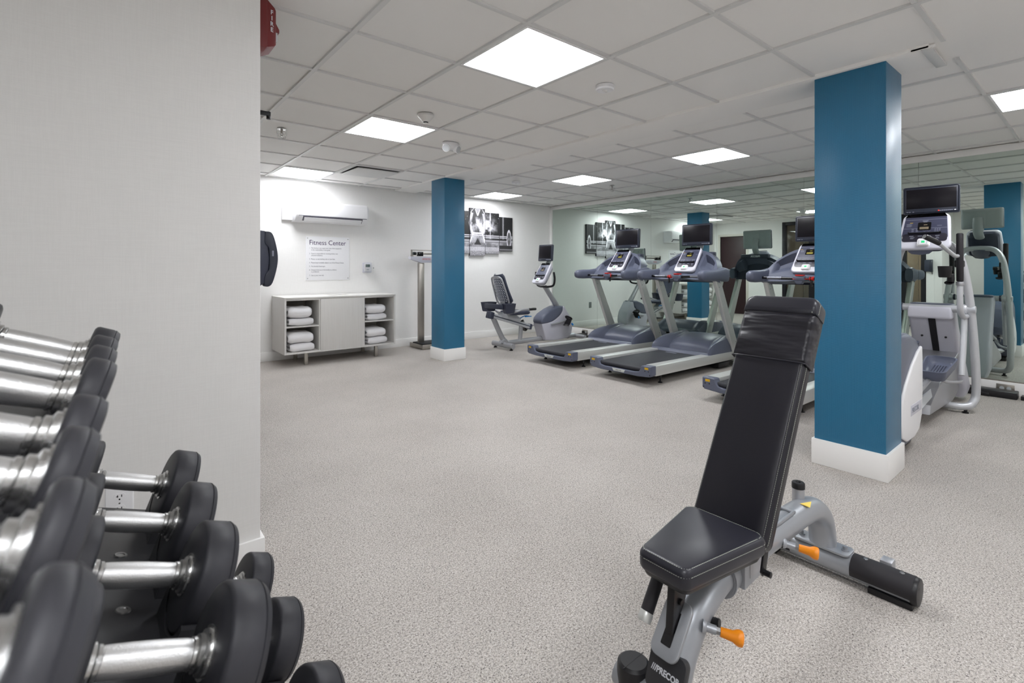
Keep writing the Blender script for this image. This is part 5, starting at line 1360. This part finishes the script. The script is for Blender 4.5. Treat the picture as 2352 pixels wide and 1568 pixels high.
for x0, x1, z0, z1, lb in panels:
    t = thing('canvas_print', 'black and white canvas of a weightlifter, %s' % lb, 'picture', ((x0+x1)/2, YA, (z0+z1)/2), 0, 'five-panel canvas picture')
    hw, hh = (x1-x0)/2, (z1-z0)/2
    MB().box(-hw,hw,-0.033,-0.001,-hh,hh,0.001).build('stretcher', 'canvas_edge', t)
    nu, nv = int((x1-x0)/0.0042), int((z1-z0)/0.0042)
    b = MB(); b.grid(lambda u_,v_: (-hw+2*hw*u_, -0.0336, -hh+2*hh*v_), nu, nv)
    o = b.build('canvas', 'canvas_print', t, recalc=False)
    ca = o.data.color_attributes.new('Col', 'FLOAT_COLOR', 'POINT')
    buf = []
    for v in o.data.vertices:
        g = art_value(v.co.x+(x0+x1)/2-PX0, v.co.z+(z0+z1)/2-1.40)
        g = g**1.6
        buf += [g*0.98, g*0.96, g*1.03, 1.0]
    ca.data.foreach_set('color', buf)
# ------------------------------------------------------------------ outlets and power boxes
def outlet(label, loc, rz, plate='white', group=None, hor=False):
    t = thing('wall_outlet', label, 'outlet', loc, rz, group)
    b = MB(); 
    layered_ = rrect(0.078,0.124,0.006)
    b.loft([[(x, y, z) for x, z in inset_outline(layered_, d)] for y, d in ((0,0),(-0.003,0),(-0.006,0.003),(-0.0062,0.01))]); pl = b.build('plate', plate, t)
    for zc in (-0.021, 0.021):
        b = MB()
        pts = [(0.017*math.cos(a)*1.0, max(-0.0135,min(0.0135,0.0172*math.sin(a)))) for a in [2*PI*k/32 for k in range(32)]]
        b.loft([[(x, y, zc+z) for x, z in pts] for y in (-0.004,-0.0082)]); rc = b.build('receptacle', 'white' if plate == 'white' else plate, pl)
        b = MB(); b.box(0.0045,0.007,-0.0088,-0.008,zc+0.0005,zc+0.0085); b.box(-0.0095,-0.0035,-0.0088,-0.008,zc+0.003,zc+0.0050); b.box(-0.0065,-0.0042,-0.0088,-0.008,zc+0.0005,zc+0.0085)
        b.axis((0,-0.008,zc-0.0065),(0,-1,0),[(0,0.0026),(0.0007,0.0026)],10); b.build('contact_slots', 'black', rc)
    b = MB(); b.axis((0,-0.006,0),(0,-1,0),[(0,0.003),(0.001,0.0025)],10); b.build('screw', 'screwm', pl)
    return t
outlet('white duplex outlet low on the near wall behind the dumbbells', (0.030, YN, 0.388), 0)
t = thing('light_switch', 'small grey wall plate reflected in the mirror beside the far treadmill', 'switch plate', (5.461, YA, 0.431)); 
MB().box(-0.038,0.038,-0.006,0,-0.06,0.06,0.003).build('plate', 'carpetgrey', t); MB().box(-0.012,0.012,-0.009,-0.005,-0.03,0.03,0.001).build('rocker', 'carpetgrey', t)
def baseoutlet(y, label, plug):
    t = thing('baseboard_outlet', label, 'outlet', (XM-0.014, y, 0.058), PI/2*3)
    MB().box(-0.062,0.062,-0.005,0,-0.038,0.038,0.002).build('plate', 'nickel', t)
    b = MB()
    for x in (-0.024,0.024): b.axis((x,-0.004,0),(0,-1,0),[(0,0.017),(0.004,0.0165)],20)
    b.build('receptacle', 'monitor_back', t)
    if plug: MB().box(-0.045,-0.005,-0.04,-0.008,-0.02,0.02,0.004).build('plug', 'black', t)
baseoutlet(5.99, 'metal outlet in the mirror baseboard with a black plug, beside the bike', True)
baseoutlet(0.668, 'metal outlet in the mirror baseboard above the black power strip', False)
t = thing('power_adapter', 'flat black power box on the floor by the mirror, in front of the recumbent bike', 'power supply', (6.38, 5.93, 0))
MB().box(-0.13,0.13,-0.05,0.05,0,0.05,0.006).build('case', 'black', t)
MB().tube([(0.12,0.0,0.02),(0.16,0.03,0.012),(0.175,0.045,0.03),(0.165,0.05,0.055)],0.004,6,smooth=4).build('cord', 'concrete_cord', t)
t = thing('adapter_block', 'small black adapter block on the floor beside the power box near the bike', 'power supply', (6.37, 5.78, 0)); MB().box(-0.05,0.05,-0.03,0.03,0,0.035,0.004).build('case', 'black', t)
t = thing('power_strip', 'long black power unit on the floor below the mirror, right of the cross trainer', 'power supply', (6.43, 0.83, 0))
b = MB(); b.box(-0.07,0.07,-0.26,0.24,0,0.062,0.008); ps_ = b.build('case', 'black', t)
b = MB(); b.box(-0.085,-0.065,-0.08,0.10,0.004,0.035,0.004); b.box(-0.05,0.05,-0.42,-0.28,0,0.035,0.005); b.build('side_block', 'black', t)
MB().tube([(-0.05,0.20,0.02),(-0.25,0.28,0.006),(-0.45,0.22,0.006),(-0.62,0.30,0.006),(-0.70,0.28,0.02)],0.004,6,smooth=5).build('cord', 'concrete_cord', t)
# notice on the side wall, only seen in the mirror
t = thing('wall_notice', 'small white notice with blue lines, seen in the mirror beside a dark door', 'notice', (XS, 5.62, 1.43))
MB().box(0,0.003,-0.20,0.20,-0.10,0.10,0.0005).build('sheet', 'white', t)
b = MB()
for k in range(3): b.box(0.0029,0.0036,0.05,0.17,0.03-0.025*k,0.042-0.025*k)
b.build('printed_lines', mat('blue_print', (96,112,160), 0.6), t)
